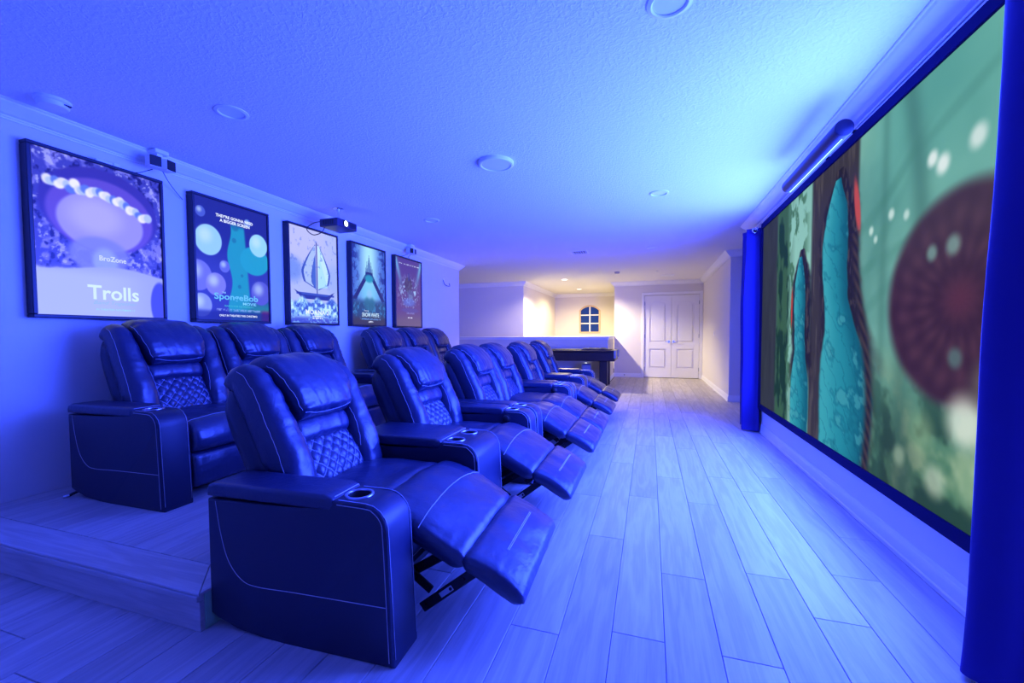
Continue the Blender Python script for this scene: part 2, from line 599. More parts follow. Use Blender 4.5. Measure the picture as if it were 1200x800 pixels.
# ------------------------------------------------------------------ mouldings
CROWN = [(0, 0), (1, 0), (1, .10), (.94, .14), (.90, .24), (.74, .40), (.52, .60), (.38, .74), (.22, .80), (.19, .88), (.12, .90), (.10, 1.0), (0, 1.0)]
BASE = [(0, 0), (.022, 0), (.022, .018), (.016, .026), (.014, .075), (.011, .088), (.008, .093), (.006, .108), (0, .112)]
def run(name, kind, p0, p1, side, proj=0.10, drop=0.11, miter0=0, miter1=0):
    """moulding from p0 to p1 (x,y); side = unit vector from the wall into the room"""
    p0, p1, sd = Vector((*p0, 0)), Vector((*p1, 0)), Vector((*side, 0))
    d = (p1 - p0).normalized()
    prof = [(a * proj, H - b * drop) for a, b in CROWN] if kind == 'crown' else BASE
    vs = [p0 + sd * o - d * o * miter0 + Vector((0, 0, z)) for o, z in prof] + [p1 + sd * o + d * o * miter1 + Vector((0, 0, z)) for o, z in prof]
    n = len(prof)
    fs = [(k, (k + 1) % n, n + (k + 1) % n, n + k) for k in range(n)] + [tuple(range(n))[::-1], tuple(range(n, 2 * n))]
    bm_me = me_from(name, vs, fs, False)
    return structure(link(name, bm_me, WHITE))
run('trim_1', 'crown', (XL, -1.6), (XL, 8.15), (1, 0), 0.10, 0.105, 0, 1)
run('trim_2', 'crown', (XL, 8.15), (-6.6, 8.15), (0, 1), 0.10, 0.105, 1, 0)
run('trim_3', 'crown', (XR, -1.6), (XR, 6.35), (-1, 0), 0.14, 0.125, 0, 1)
run('trim_4', 'crown', (-6.6, 11.22), (-3.32, 11.22), (0, -1), 0.10, 0.11, 0, 1)
run('trim_5', 'crown', (-3.32, 11.22), (-3.32, YW), (1, 0), 0.10, 0.11, 1, -1)
run('trim_6', 'crown', (-3.32, YW), (-0.96, YW), (0, -1), 0.10, 0.11, -1, -1)
run('trim_7', 'crown', (-0.96, YW), (-0.96, 12.3), (-1, 0), 0.10, 0.11, -1, 1)
run('trim_8', 'crown', (-0.96, 12.3), (1.34, 12.3), (0, -1), 0.10, 0.11, 1, -1)
run('trim_9', 'crown', (1.34, 12.3), (1.34, 8.3), (-1, 0), 0.10, 0.11, -1, 1)
run('trim_10', 'crown', (1.34, 8.3), (2.56, 8.3), (0, -1), 0.10, 0.11, 1, 0)
run('baseboard_right', 'base', (XR, -1.6), (XR, 6.35), (-1, 0), miter1=1)
run('baseboard_corridor', 'base', (1.34, 12.3), (1.34, 8.3), (-1, 0), miter0=-1, miter1=1)
run('baseboard_recess', 'base', (1.34, 8.3), (2.56, 8.3), (0, -1), miter0=1)
run('baseboard_back', 'base', (-0.98, 12.3), (-0.225, 12.3), (0, -1), miter0=-1)
run('baseboard_half_end', 'base', (-0.98, HY), (-0.98, 12.3), (1, 0), miter0=1, miter1=-1)
run('baseboard_half', 'base', (-6.6, HY), (-0.98, HY), (0, -1), miter1=1)

# ------------------------------------------------------------------ platform under the back row
PZ = 0.165
PX1, PY0, PY1 = -1.72, 1.19, 8.10
pb = MB().box(XL, PX1 - 0.02, PY0 + 0.02, PY1, 0, PZ - 0.013)
plat = structure(pb.obj('platform', DARKGAP), 'low oak floored platform carrying the back row')
BW = 0.17
for k in range(11):
    xa = XL + PW * k; xb = min(xa + PW, PX1 - BW)
    if xb - xa < 0.03: continue
    y = PY0 + BW - (0 if k % 2 else 0.7) - 0.13 * (k % 3)
    while y < PY1:
        y0, y1 = max(y, PY0 + BW), min(y + PL, PY1)
        y += PL
        if y1 - y0 > 0.02:
            plank(plat, 'plank', xa, xb, y0, y1, PZ - 0.012, PZ, FLOORW)
def edge_board(pts, m, name='edge_board'):
    b = MB().prism(pts, 2, PZ - 0.012, PZ, bevel=0.003, seg=2)
    return b.obj(name, m, plat)
edge_board([(XL, PY0 - 0.006), (PX1 + 0.006, PY0 - 0.006), (PX1 - BW, PY0 + BW - 0.002), (XL, PY0 + BW - 0.002)], FLOORX)
edge_board([(PX1 + 0.006, PY0 - 0.003), (PX1 + 0.006, PY1), (PX1 - BW + 0.002, PY1), (PX1 - BW + 0.002, PY0 + BW)], FLOORW)
MB().box(XL, PX1, PY0 - 0.012, PY0 + 0.02, PZ - 0.038, PZ - 0.0125, bevel=0.006, seg=3).obj('nosing', FLOORX, plat)
MB().box(XL, PX1, PY0, PY0 + 0.02, 0.001, PZ - 0.038, bevel=0.001).obj('riser_board', FLOORX, plat)
so = MB().box(PX1 - 0.019, PX1 + 0.004, PY0 + 0.0205, PY1, 0.001, PZ - 0.0125, bevel=0.001).obj('side_board', GREEN_BOARD, plat)
so['label'] = 'greenish side board'

# ------------------------------------------------------------------ double doors
DX0, DX1, DZ = -0.145, 1.255, 2.268
cs = MB()
for a, b in ((DX0 - 0.075, DX0 - 0.004), (DX1 + 0.004, 1.338)):
    cs.box(a, b, 12.275, 12.30, 0, DZ + 0.01, bevel=0.005)
cs.box(DX0 - 0.075, 1.338, 12.275, 12.30, DZ + 0.01, DZ + 0.085, bevel=0.005)
structure(cs.obj('trim_11', WHITE))
xm = (DX0 + DX1) / 2
for di, (a, b, hs) in enumerate(((DX0 + 0.003, xm - 0.003, -1), (xm + 0.003, DX1 - 0.003, 1))):
    slab = MB().box(a, b, 12.305, 12.345, 0.012, DZ - 0.004, bevel=0.002).mesh('door')
    w = b - a; ins = 0.13
    cut = []
    up_p = arch_poly(a + ins, b - ins, 0.98, 2.02, 2.10)
    lo_p = [(a + ins, 0.27), (b - ins, 0.27), (b - ins, 0.80), (a + ins, 0.80)]
    for P in (up_p, lo_p):
        cut.append(MB().prism(P, 1, 12.28, 12.326).mesh('c'))
    slab = boolean_cut(slab, cut)
    d = structure(link('door_%d' % (di + 1), slab, WHITE), 'white two panel door leaf with arched upper panel, hinged on the ' + ('stairwell' if di == 0 else 'corridor') + ' side')
    def shrink(P, k):
        cx = sum(p[0] for p in P) / len(P); cz = (min(p[1] for p in P) + max(p[1] for p in P)) / 2
        hx = max(p[0] for p in P) - cx; hz = max(p[1] for p in P) - cz
        return [(cx + (p[0] - cx) * (hx - k) / hx, cz + (p[1] - cz) * (hz - k) / hz) for p in P]
    for P in (up_p, lo_p):
        MB().prism(shrink(P, 0.036), 1, 12.306, 12.326, bevel=0.009, seg=2).obj('panel', WHITE, d)
    hx = b - 0.06 if hs < 0 else a + 0.06
    hd = MB()
    hd.cyl((hx, 12.300, 1.0), (hx, 12.306, 1.0), 0.030, n=20)
    hd.cyl((hx, 12.25, 1.0), (hx, 12.302, 1.0), 0.010, n=10)
    hd.box(min(hx, hx + 0.11 * hs), max(hx, hx + 0.11 * hs), 12.243, 12.257, 0.99, 1.008, bevel=0.005)
    hd.obj('door_handle', CHROME, d, sm=True)
    ex = a if hs < 0 else b
    for hz in (0.25, 1.15, 2.05):
        MB().box(ex - 0.012, ex + 0.012, 12.293, 12.304, hz - 0.05, hz + 0.05, bevel=0.003).obj('hinge', GREYM, d)

# ------------------------------------------------------------------ arched stair window
CASING = mat('beige_window_casing', (0.62, 0.46, 0.28), 0.6)
wf = MB()
outer = arch_poly(wx0 - 0.05, wx1 + 0.05, wz0 - 0.05, wzs, wzt + 0.055)
wfm = boolean_cut(MB().prism(outer, 1, YW - 0.03, YW - 0.001).mesh('w'), [MB().prism(arch_poly(wx0 + .004, wx1 - .004, wz0 + .004, wzs, wzt - .004), 1, YW - 0.1, YW + 0.05).mesh('c')])
win = structure(link('window_1', wfm, CASING), 'arched six pane stair window in a beige casing')
mu = MB()
xc = (wx0 + wx1) / 2
mu.box(xc - 0.022, xc + 0.022, YW + 0.03, YW + 0.06, wz0, wzt - 0.002)
for z in (wz0 + 0.30, wz0 + 0.60):
    mu.box(wx0, xc - 0.022, YW + 0.03, YW + 0.06, z - 0.02, z + 0.02)
    mu.box(xc + 0.022, wx1, YW + 0.03, YW + 0.06, z - 0.02, z + 0.02)
mu.obj('window_frame', WHITE, win)
PANE = mat('dark_night_pane', (0.012, 0.035, 0.13), 0.12, spec=0.6, bump=(9, 0.25, 0.01, (3, 1, .6)), emit=(0.004, 0.014, 0.09), estr=1.0)
zs = [wz0, wz0 + 0.30, wz0 + 0.60]
R_ = ((wx1 - wx0) / 2 ** 1)
for i in range(2):
    a, b = (wx0, xc - 0.022) if i == 0 else (xc + 0.022, wx1)
    for k in range(3):
        z0 = zs[k] + (0.02 if k else 0)
        if k < 2:
            MB().box(a, b, YW + 0.042, YW + 0.048, z0, zs[k + 1] - 0.02).obj('pane', PANE, win)
        else:
            full = arch_poly(wx0, wx1, z0, wzs, wzt)
            P = [(a, z0), (b, z0)]
            ar = [q for q in full[2:]]
            xs = [b - (b - a) * t / 8 for t in range(9)]
            aa = sorted(ar)
            P += [(x, float(np.interp(x, [q[0] for q in aa], [q[1] for q in aa]))) for x in xs]
            MB().prism(P, 1, YW + 0.042, YW + 0.048).obj('pane', PANE, win)

# ------------------------------------------------------------------ wall plates
o = MB().box(1.332, 1.3395, 10.14, 10.21, 1.16, 1.28, bevel=0.003).obj('light_switch', WHITEP)
MB().box(1.327, 1.3325, 10.16, 10.19, 1.19, 1.25, bevel=0.002).obj('rocker', WHITEP, o)
tag(o, 'white light switch plate on the corridor wall by the doors', 'switch')
o = MB().box(-0.71, -0.64, 12.268, 12.2765, 0.03, 0.10, bevel=0.003).obj('wall_outlet', WHITEP)
MB().box(-0.69, -0.66, 12.2655, 12.2685, 0.05, 0.08).obj('socket', mat('grey_plastic', (0.3, 0.3, 0.3), 0.5), o)
tag(o, 'small white outlet set low in the baseboard beside the double doors', 'outlet')

# ================================================================== RECLINERS
# local frame: x forward (front of the arm at +0.42), y across, z up, origin on the floor
HW = 0.35
AW = 0.175
def arm_profile():
    p = [(-.44, .055), (-.40, .036), (-.30, .016), (-.16, .003), (-.05, 0), (.42, 0), (.397, .495)]
    cx, cz, r = .305, .497, .09
    for k in range(1, 8):
        a = rad(90 * k / 8)
        p.append((cx + .092 * math.cos(a), cz + r * math.sin(a)))
    p += [(.305, .587), (.172, .590), (.165, .545), (-.44, .535)]
    return p
CUPX = .225
def arm_body(w, cups):
    b = MB().prism(arm_profile(), 1, -w / 2, w / 2, bevel=0.011, seg=3)
    me = b.mesh('arm')
    cs = [MB().cyl((CUPX, y, .47), (CUPX, y, .65), .0445, n=40).mesh('c') for y in cups]
    me = boolean_cut(me, cs)
    me.materials.clear(); me.materials.append(PANEL_L)
    return smooth(me, 35)
def lid_mesh(w):
    h = w / 2 + 0.004
    poly = [(-.440, .545), (.16, .549), (.176, .575), (.164, .598), (.13, .608), (-.40, .606), (-.432, .596), (-.443, .572)]
    b = MB().prism(poly, 1, -h, h, bevel=0.016, seg=4)
    me = b.mesh('arm_lid'); me.materials.append(LEATHER)
    return smooth(me, 50)
def cup_mesh(y):
    b = MB()
    prof = [(.0430, .50), (.0430, .588), (.0445, .5925), (.049, .594), (.054, .5925), (.055, .5885)]
    n = 40
    b2 = b
    c = Vector((CUPX, y, 0))
    rings = []
    for r, z in prof:
        rings.append([b.bm.verts.new(c + Vector((r * math.cos(2 * math.pi * k / n), r * math.sin(2 * math.pi * k / n), z))) for k in range(n)])
    for a, d in zip(rings[:-1], rings[1:]):
        for k in range(n):
            b.bm.faces.new((a[k], a[(k + 1) % n], d[(k + 1) % n], d[k]))
    b.bm.faces.new(rings[0])
    me = b.mesh('cup_holder'); me.materials.append(CUPM); me.materials.append(BLACK)
    for p in me.polygons:
        if p.center.z < .587: p.material_index = 1
    return smooth(me, 50)
CUPM = mat('satin_cup_ring', (0.42, 0.45, 0.60), 0.3, metal=0.9)
def arm_stitch(w, sides):
    L = []
    e = 0.002
    prof = arm_profile()
    for sgn in sides:
        y = sgn * (w / 2 + e * .2)
        # front edge seam, down the front and over the top
        fr = [(.400, .02), (.385, .40), (.380, .495)] + [(.302 + .080 * math.cos(rad(a)), .495 + .080 * math.sin(rad(a))) for a in (20, 40, 60, 80)] + [(.19, .577)]
        L.append([(x, y, z) for x, z in catmull(fr, 26)])
        # curved panel line: down near the back and forward to the front seam
        cv = [(-.395, .53), (-.372, .40), (-.335, .29), (-.27, .222), (-.19, .205), (.0, .212), (.388, .222)]
        L.append([(x, y, z) for x, z in catmull(cv, 40)])
    # seams across the lid's step and along the top edges
    for sgn in (-1, 1):
        y = sgn * (w / 2 - .011)
        fr = [(.19, .5905), (.305, .589)] + [(.306 + .0925 * math.cos(rad(a)), .4975 + .0915 * math.sin(rad(a))) for a in (70, 50, 30, 10)] + [(.4, .47), (.42, .03)]
        L.append([(x, y * (1.0 if x < .3 else 1.0), z) for x, z in fr])
    return L
def lid_stitch(w):
    h = w / 2 + .004
    return [[(.169, -h + .02, .599), (.169, h - .02, .599)]]

PR = {}     # prototype meshes
def proto(key, fn, m):
    if key not in PR:
        me = fn()
        if not me.materials: me.materials.append(m)
        PR[key] = me
    return PR[key]

def back_xf(reclined):
    """back frame: (s up the back, d forward) -> x, z"""
    a = rad(23 if reclined else 20)
    bx, bz = (-.225, .43) if reclined else (-.155, .45)
    ts, tc = -math.sin(a), math.cos(a)
    return lambda s, d: (bx + ts * s + tc * d, bz + tc * s - ts * d)

def build_back(rc):
    k = 'r' if rc else 'u'
    F = back_xf(rc)
    L = 0.64 if rc else 0.66
    def C(rows):
        return [(*((lambda q: (q[0], y, q[1]))(F(s, d))), hw, th) for s, d, y, hw, th in rows]
    out = {}
    # shell behind the cushions
    shell = Pad(C([(L - .02, -.105, 0, .325, .05), (L - .15, -.11, 0, .345, .072), (.25, -.10, 0, .345, .075), (-.12, -.09, 0, .33, .07)]), M=24, K=40, p=.22, q=.35, crown=0, r0=.09, r1=.02, rh=.10)
    out['shell'] = shell
    for sg in (-1, 1):
        def dw(s, y, fy, t, sg=sg):
            edge = .35 + .65 * abs(fy) ** 1.5
            a = .011 * nz(s * 34 + 3.3 * sg + y * 10 * sg, y * 6, 1.7) * edge
            b = .007 * nz(s * 13, y * 14, 5.1 + sg)
            c = .008 * nz(s * 70, y * 8, 9.0) * (1 if t < .2 else .25)
            return a + b + c
        rows = [(L + .005, -.115, sg * .270, .062, .040), (L - .015, -.035, sg * .272, .064, .070), (L - .12, .004, sg * .278, .066, .085),
                (L - .27, .012, sg * .268, .076, .088), (.24, .018, sg * .260, .084, .090), (.09, .012, sg * .258, .086, .082), (-.05, -.01, sg * .258, .084, .06)]
        out['wing%d' % sg] = Pad(C(rows), M=64, K=44, p=.55, q=.75, crown=.2, r0=.05, r1=.05, rh=.15, disp=dw)
    # head pillow, tapering downward
    def dp(s, y, fy, t):
        g = (1 - t) ** 2 * .5 + t ** 3 + abs(fy) ** 4 * .6
        return .009 * nz(y * 30 + 1.5 * math.sin(s * 9), s * 6, 2.2) * g + .010 * nz(y * 7, s * 8, 4.4) + .014 * nz(y * 12, s * 38, 8) * abs(fy) ** 2.5
    rows = [(L + .025, -.10, 0, .212, .05), (L + .022, -.03, 0, .220, .075), (L - .05, .035, 0, .222, .085), (L - .16, .066, 0, .206, .088), (L - .275, .062, 0, .176, .072)]
    out['pillow'] = Pad(C(rows), M=60, K=84, p=.24, q=.55, crown=.12, r0=.05, r1=.05, rh=.04, disp=dp)
    def dl(s, y, fy, t):
        return .009 * nz(y * 30, s * 9, 6.1) * (.4 + abs(t - .5)) + .006 * nz(y * 8, s * 12, 1.1)
    rows = [(L - .25, .0, 0, .188, .05), (L - .315, .012, 0, .192, .064), (L - .385, .0, 0, .192, .055)]
    out['lumbar'] = Pad(C(rows), M=28, K=48, p=.3, q=.6, crown=.1, r0=.05, r1=.05, rh=.04, disp=dl)
    hq = L - .36
    def dq(s, y, fy, t):
        a = (s / .070 + y / .070); b = (s / .070 - y / .070)
        pf = (abs(math.sin(math.pi * a)) * abs(math.sin(math.pi * b))) ** .45
        return .0125 * pf - .004 + .016 * math.sin(math.pi * t)
    rows = [(hq, -.012, 0, .188, .045), (hq * .62, .0, 0, .192, .05), (hq * .25, .004, 0, .196, .05), (-.06, -.01, 0, .196, .04)]
    out['quilt'] = Pad(C(rows), M=84, K=180, p=.55, q=.5, crown=.12, r0=.03, r1=.03, rh=.04, disp=dq)
    return out

def quilt_lines(P):
    L = []
    hw = .192
    for fam in (1, -1):
        for k in range(-4, 12):
            pts = []
            for i in range(41):
                y = -hw * .97 + 2 * hw * .97 * i / 40
                s = k * .070 - fam * y
                if .012 < s < P.L - .05:
                    pts.append(P.pt(s, y / hw, 1, .0006))
            if len(pts) > 3: L.append(pts)
    return L

SEAT_PADS = {}
def seat_pads(rc):
    def ds(s, y, fy, t):
        return .008 * nz(y * 9, s * 9, 3.0) + .005 * nz(y * 24, s * 8, 7.0) * abs(fy) ** 2
    def dc(s, y, fy, t):
        g = .35 + .65 * abs(fy) ** 3 + .8 * max(0, t - .8)
        return .009 * nz(y * 8, s * 7, 13.0) + .006 * nz(y * 34, s * 7, 17.0) * g + .004 * nz(s * 45, y * 9, 3) * abs(fy) ** 3
    hw = HW - .008
    if rc:
        seat = Pad([(-.30, 0, .415, hw, .075), (-.1, 0, .425, hw, .08), (.10, 0, .425, hw, .08), (.22, 0, .43, hw, .075)], M=30, K=48, p=.25, q=.5, crown=.25, r0=.05, r1=.05, disp=ds)
        calf = Pad([(.185, 0, .445, hw, .055), (.27, 0, .455, hw, .064), (.38, 0, .420, hw, .066), (.50, 0, .362, hw, .062), (.612, 0, .305, hw, .054)], M=56, K=64, p=.30, q=.55, crown=.30, r0=.055, r1=.055, rh=.05, disp=dc)
        foot = Pad([(.598, 0, .322, hw, .042), (.69, 0, .285, hw, .050), (.765, 0, .243, hw, .050), (.85, 0, .192, hw, .042)], M=44, K=56, p=.28, q=.5, crown=.28, r0=.035, r1=.045, rh=.05, disp=dc)
    else:
        seat = Pad([(-.30, 0, .425, hw, .075), (-.1, 0, .43, hw, .08), (.15, 0, .43, hw, .08), (.32, 0, .425, hw, .075)], M=30, K=48, p=.25, q=.5, crown=.25, r0=.05, r1=.05, disp=ds)
        calf = Pad([(.25, 0, .462, hw, .05), (.335, 0, .448, hw, .06), (.372, 0, .385, hw, .062), (.365, 0, .30, hw, .05)], M=40, K=56, p=.28, q=.55, crown=.25, r0=.05, r1=.05, rh=.04, disp=dc)
        foot = Pad([(.355, 0, .295, hw, .045), (.37, 0, .20, hw, .048), (.365, 0, .075, hw, .045)], M=30, K=48, p=.25, q=.5, crown=.2, r0=.04, r1=.03, rh=.03, disp=dc)
    return seat, calf, foot

def mech_mesh():
    b = MB()
    for y in (-.27, .27):
        pass
    b.box(.18, .21, -.29, .29, .06, .09)
    me = b.mesh('mechanism'); me.materials.append(BLACKM)
    return me
def bar_mesh(p0, p1, wid=.042):
    p0, p1 = Vector((p0[0], 0, p0[1])), Vector((p1[0], 0, p1[1]))
    d = p1 - p0
    q = Matrix.Translation((p0 + p1) / 2) @ Matrix.Rotation(-math.atan2(d.z, d.x), 4, 'Y')
    b = MB().box(-d.length / 2, d.length / 2, -.004, .004, -wid / 2, wid / 2, bevel=.003, mtx=q)
    n = max(2, int(d.length / .07))
    for k in range(n + 1):
        c = p0 + d * (k + .35) / (n + .7)
        b.cyl(c + Vector((0, -.009, 0)), c + Vector((0, .009, 0)), .007, n=8)
    me = b.mesh('link_bar'); me.materials.append(BLACKM)
    return me

def add_arm(root, side, w=AW, cups=(0,), y=None, knob=False):
    yc = side * (HW + w / 2 + .004) if y is None else y
    key = 'arm%.3f_%d' % (w, len(cups))
    a = link('arm', proto(key, lambda: arm_body(w, cups), PANEL_L), None, root, (0, yc, 0))
    link('arm_lid', proto(key + 'lid', lambda: lid_mesh(w), LEATHER), None, a)
    for cy in cups:
        link('cup_holder', proto('cup%.2f' % cy, lambda: cup_mesh(cy), CUPM), None, a)
    link('stitching', proto(key + 'st', lambda: tube_mesh('stitching', arm_stitch(w, (-1, 1)) + lid_stitch(w), .0017, 4), STITCH), None, a)
    if knob:
        def kn():
            b = MB()
            mt = Matrix.Rotation(rad(90), 4, 'X')
            b.lathe([(.0, .0), (.034, .0), (.034, .006), (.026, .010), (.024, .022), (.020, .025), (.0, .025)][1:-1], (.20, -w / 2, .525), 24, mt)
            me = b.mesh('control_knob'); me.materials.append(BLACK)
            return smooth(me, 40)
        k = link('control_knob', proto('knob', kn, BLACK), None, a)
    return a

def recliner(loc, rc, label, arms, group, rz=0.0, knob_side=None):
    root = empty('recliner', loc, label, 'recliner', group, rz)
    k = 'r' if rc else 'u'
    if k not in SEAT_PADS:
        SEAT_PADS[k] = (build_back(rc), seat_pads(rc))
    B, (seat, calf, foot) = SEAT_PADS[k]
    def base():
        b = MB()
        b.box(-.40, .17 if rc else .33, -HW + .012, HW - .012, .075, .40, bevel=.01)
        return b.mesh('seat_base')
    link('seat_base', proto('base' + k, base, PANEL_L), None, root)
    link('seat_cushion', proto('seat' + k, lambda: seat.mesh('seat_cushion'), LEATHER), None, root)
    bk = link('backrest', proto('shell' + k, lambda: B['shell'].mesh('backrest'), PANEL_L), None, root)
    for sg in (-1, 1):
        link('side_wing', proto('wing%d' % sg + k, lambda: B['wing%d' % sg].mesh('side_wing'), LEATHER), None, bk)
    link('head_pillow', proto('pillow' + k, lambda: B['pillow'].mesh('head_pillow'), LEATHER), None, bk)
    link('lumbar_roll', proto('lumbar' + k, lambda: B['lumbar'].mesh('lumbar_roll'), LEATHER), None, bk)
    link('quilted_panel', proto('quilt' + k, lambda: B['quilt'].mesh('quilted_panel'), LEATHER), None, bk)
    def bst():
        L = quilt_lines(B['quilt'])
        P = B['pillow']
        L.append(P.line([(.93, -.93), (.965, -.5), (.972, 0), (.965, .5), (.93, .93)], .001, 40))
        for sg in (-1, 1):
            L.append(P.line([(.30, sg * .97), (.6, sg * .975), (.9, sg * .97)], .0, 30))
            Wp = B['wing%d' % sg]
            L.append(Wp.line([(.10, sg * .90), (.35, sg * .94), (.62, sg * .95), (.93, sg * .95)], .001, 50))
            L.append(Wp.line([(.46, -sg * .86), (.54, -sg * .80), (.62, -sg * .82), (.74, -sg * .90)], .001, 30))
        return tube_mesh('stitching', L, .0014, 4)
    link('stitching', proto('bst' + k, bst, STITCH), None, bk)
    lr = link('leg_rest', proto('calf' + k, lambda: calf.mesh('leg_rest'), LEATHER), None, root)
    link('foot_pad', proto('foot' + k, lambda: foot.mesh('foot_pad'), LEATHER), None, lr)
    def lst():
        if rc:
            L = [calf.line([(.50, -.99), (.47, -.6), (.44, 0), (.47, .6), (.50, .99)], .0012, 60)]
            L += [foot.line([(.46 + e, -.55), (.46 + e, .55)], .001, 30) for e in (0, .02)]
        else:
            L = [calf.line([(.30, -.99), (.29, 0), (.30, .99)], .0012, 50)]
        return tube_mesh('stitching', L, .002 if rc else .0016, 4)
    link('stitching', proto('lst' + k, lst, STITCH), None, lr)
    if rc:
        m = link('recline_mechanism', proto('mech', mech_mesh, BLACKM), None, root)
        for i, (p0, p1) in enumerate((((.385, .05), (.655, .265)), ((.16, .30), (.42, .12)), ((.20, .10), (.50, .29)))):
            me = proto('bar%d' % i, lambda: bar_mesh(p0, p1), BLACKM)
            for y in (-.255 + .02 * i, .255 - .02 * i):
                link('link_bar', me, None, m, (0, y, 0))
        for nm, q in (('floor_rail', (-.15, .18, -.29, -.25, .055, .085)), ('floor_rail', (-.15, .18, .25, .29, .055, .085)), ('cross_bar', (.58, .61, -.222, .222, .215, .240))):
            link(nm, proto('mb%.2f%.2f' % (q[0], q[2]), lambda: MB().box(*q, bevel=.003).mesh('bar'), BLACKM), None, m)
        def sticker():
            ang = math.atan2(.215, .27)
            return MB().box(-.035, .035, -.001, .001, -.011, .011, mtx=Matrix.Translation((.50, 0, .142)) @ Matrix.Rotation(-ang, 4, 'Y')).mesh('sticker')
        link('sticker', proto('sticker', sticker, mat('pale_sticker', (0.45, 0.5, 0.55), 0.5)), None, m, (0, -.2605, 0))
    for side, knob in arms:
        add_arm(root, side, knob=knob)
    return root

def console(loc, label, group):
    root = empty('armrest_console', loc, label, 'console', group)
    w = .372
    cups = (-.095, .095)
    body = link('console_body', proto('cons', lambda: arm_body(w, cups), PANEL_L), None, root)
    link('console_lid', proto('conslid', lambda: lid_mesh(w - .01), LEATHER), None, root)
    for cy in cups:
        link('cup_holder', proto('cup%.3f' % cy, lambda: cup_mesh(cy), CUPM), None, root)
    link('stitching', proto('consst', lambda: tube_mesh('stitching', arm_stitch(w, (-1, 1)) + lid_stitch(w - .01), .0017, 4), STITCH), None, root)
    return root

FX = -1.30      # front row origin x
gF, gR = 'reclined recliners of the front row', 'upright recliners of the back row'
recliner((FX, 1.778, 0), True, 'reclined navy recliner at the platform corner, outer arm with one cup holder', [(-1, False)], gF, rz=rad(2.0))
console((FX, 2.325, 0), 'wide armrest console with two cup holders between the first two reclined chairs', 'two cup armrest consoles')
recliner((FX, 2.866, 0), True, 'second reclined chair from the platform corner, its round knob arm touching the next arm', [(1, True)], gF)
recliner((FX, 3.965, 0), True, 'third reclined chair from the platform corner, touching the fourth without an arm between', [(-1, False)], gF)
recliner((FX, 4.675, 0), True, 'fourth reclined chair from the platform corner, round knob on its only arm', [(1, True)], gF)
recliner((FX, 5.775, 0), True, 'fifth reclined chair from the platform corner, beside the far two cup console', [(-1, False)], gF)
console((FX, 6.32, 0), 'wide armrest console with two cup holders between the last two reclined chairs', 'two cup armrest consoles')
recliner((FX, 6.865, 0), True, 'sixth and last reclined chair, next to the dark game table', [(1, True)], gF)
RX = -3.12
recliner((RX, 2.21, PZ), False, 'upright navy recliner at the platform end under the first lit poster, outer arm visible', [(-1, False)], gR)
recliner((RX, 2.92, PZ), False, 'armless upright recliner in the middle of the back row three under the second poster', [], gR)
recliner((RX, 3.63, PZ), False, 'upright recliner under the third poster, ending the first back row trio', [(1, True)], gR)
recliner((RX, 4.98, PZ), False, 'upright recliner under the fourth poster, starting the far back row trio', [(-1, False)], gR)
recliner((RX, 5.69, PZ), False, 'armless upright recliner in the middle of the far back row trio', [], gR)
recliner((RX, 6.40, PZ), False, 'last upright recliner of the back row, past the fifth poster', [(1, True)], gR)
# cord end under the first back row chair
pc = tube_mesh('power_cord', [catmull([(-3.535, 1.715, PZ + .030), (-3.545, 1.69, PZ + .022), (-3.55, 1.665, PZ + .012)], 10)], .009, 8)
pc = link('power_cord', pc, BLACK)
MB().cyl((-3.55, 1.665, PZ + .012), (-3.556, 1.638, PZ + .011), .0105, n=10).obj('plug', CHROME, pc)
tag(pc, 'short black cord with a silver plug under the first back row recliner', 'cord')

# ================================================================== SCREEN WALL
def sstep(a, b, x):
    t = np.clip((x - a) / (b - a), 0, 1)
    return t * t * (3 - 2 * t)
def vnoise(u, v, seed=0):
    rs = np.random.RandomState(seed); T = rs.rand(64, 64)
    iu, iv = np.floor(u).astype(int), np.floor(v).astype(int)
    fu, fv = u - iu, v - iv
    fu = fu * fu * (3 - 2 * fu); fv = fv * fv * (3 - 2 * fv)
    g = lambda a, b: T[a % 64, b % 64]
    return (g(iu, iv) * (1 - fu) + g(iu + 1, iv) * fu) * (1 - fv) + (g(iu, iv + 1) * (1 - fu) + g(iu + 1, iv + 1) * fu) * fv
def fbm(u, v, seed=0, o=4):
    s = 0; a = .5
    for k in range(o):
        s = s + a * vnoise(u * 2 ** k, v * 2 ** k, seed + k); a *= .5
    return s
def lin(c):
    c = np.asarray(c, float) / 255.0
    return np.where(c <= .04045, c / 12.92, ((c + .055) / 1.055) ** 2.4)
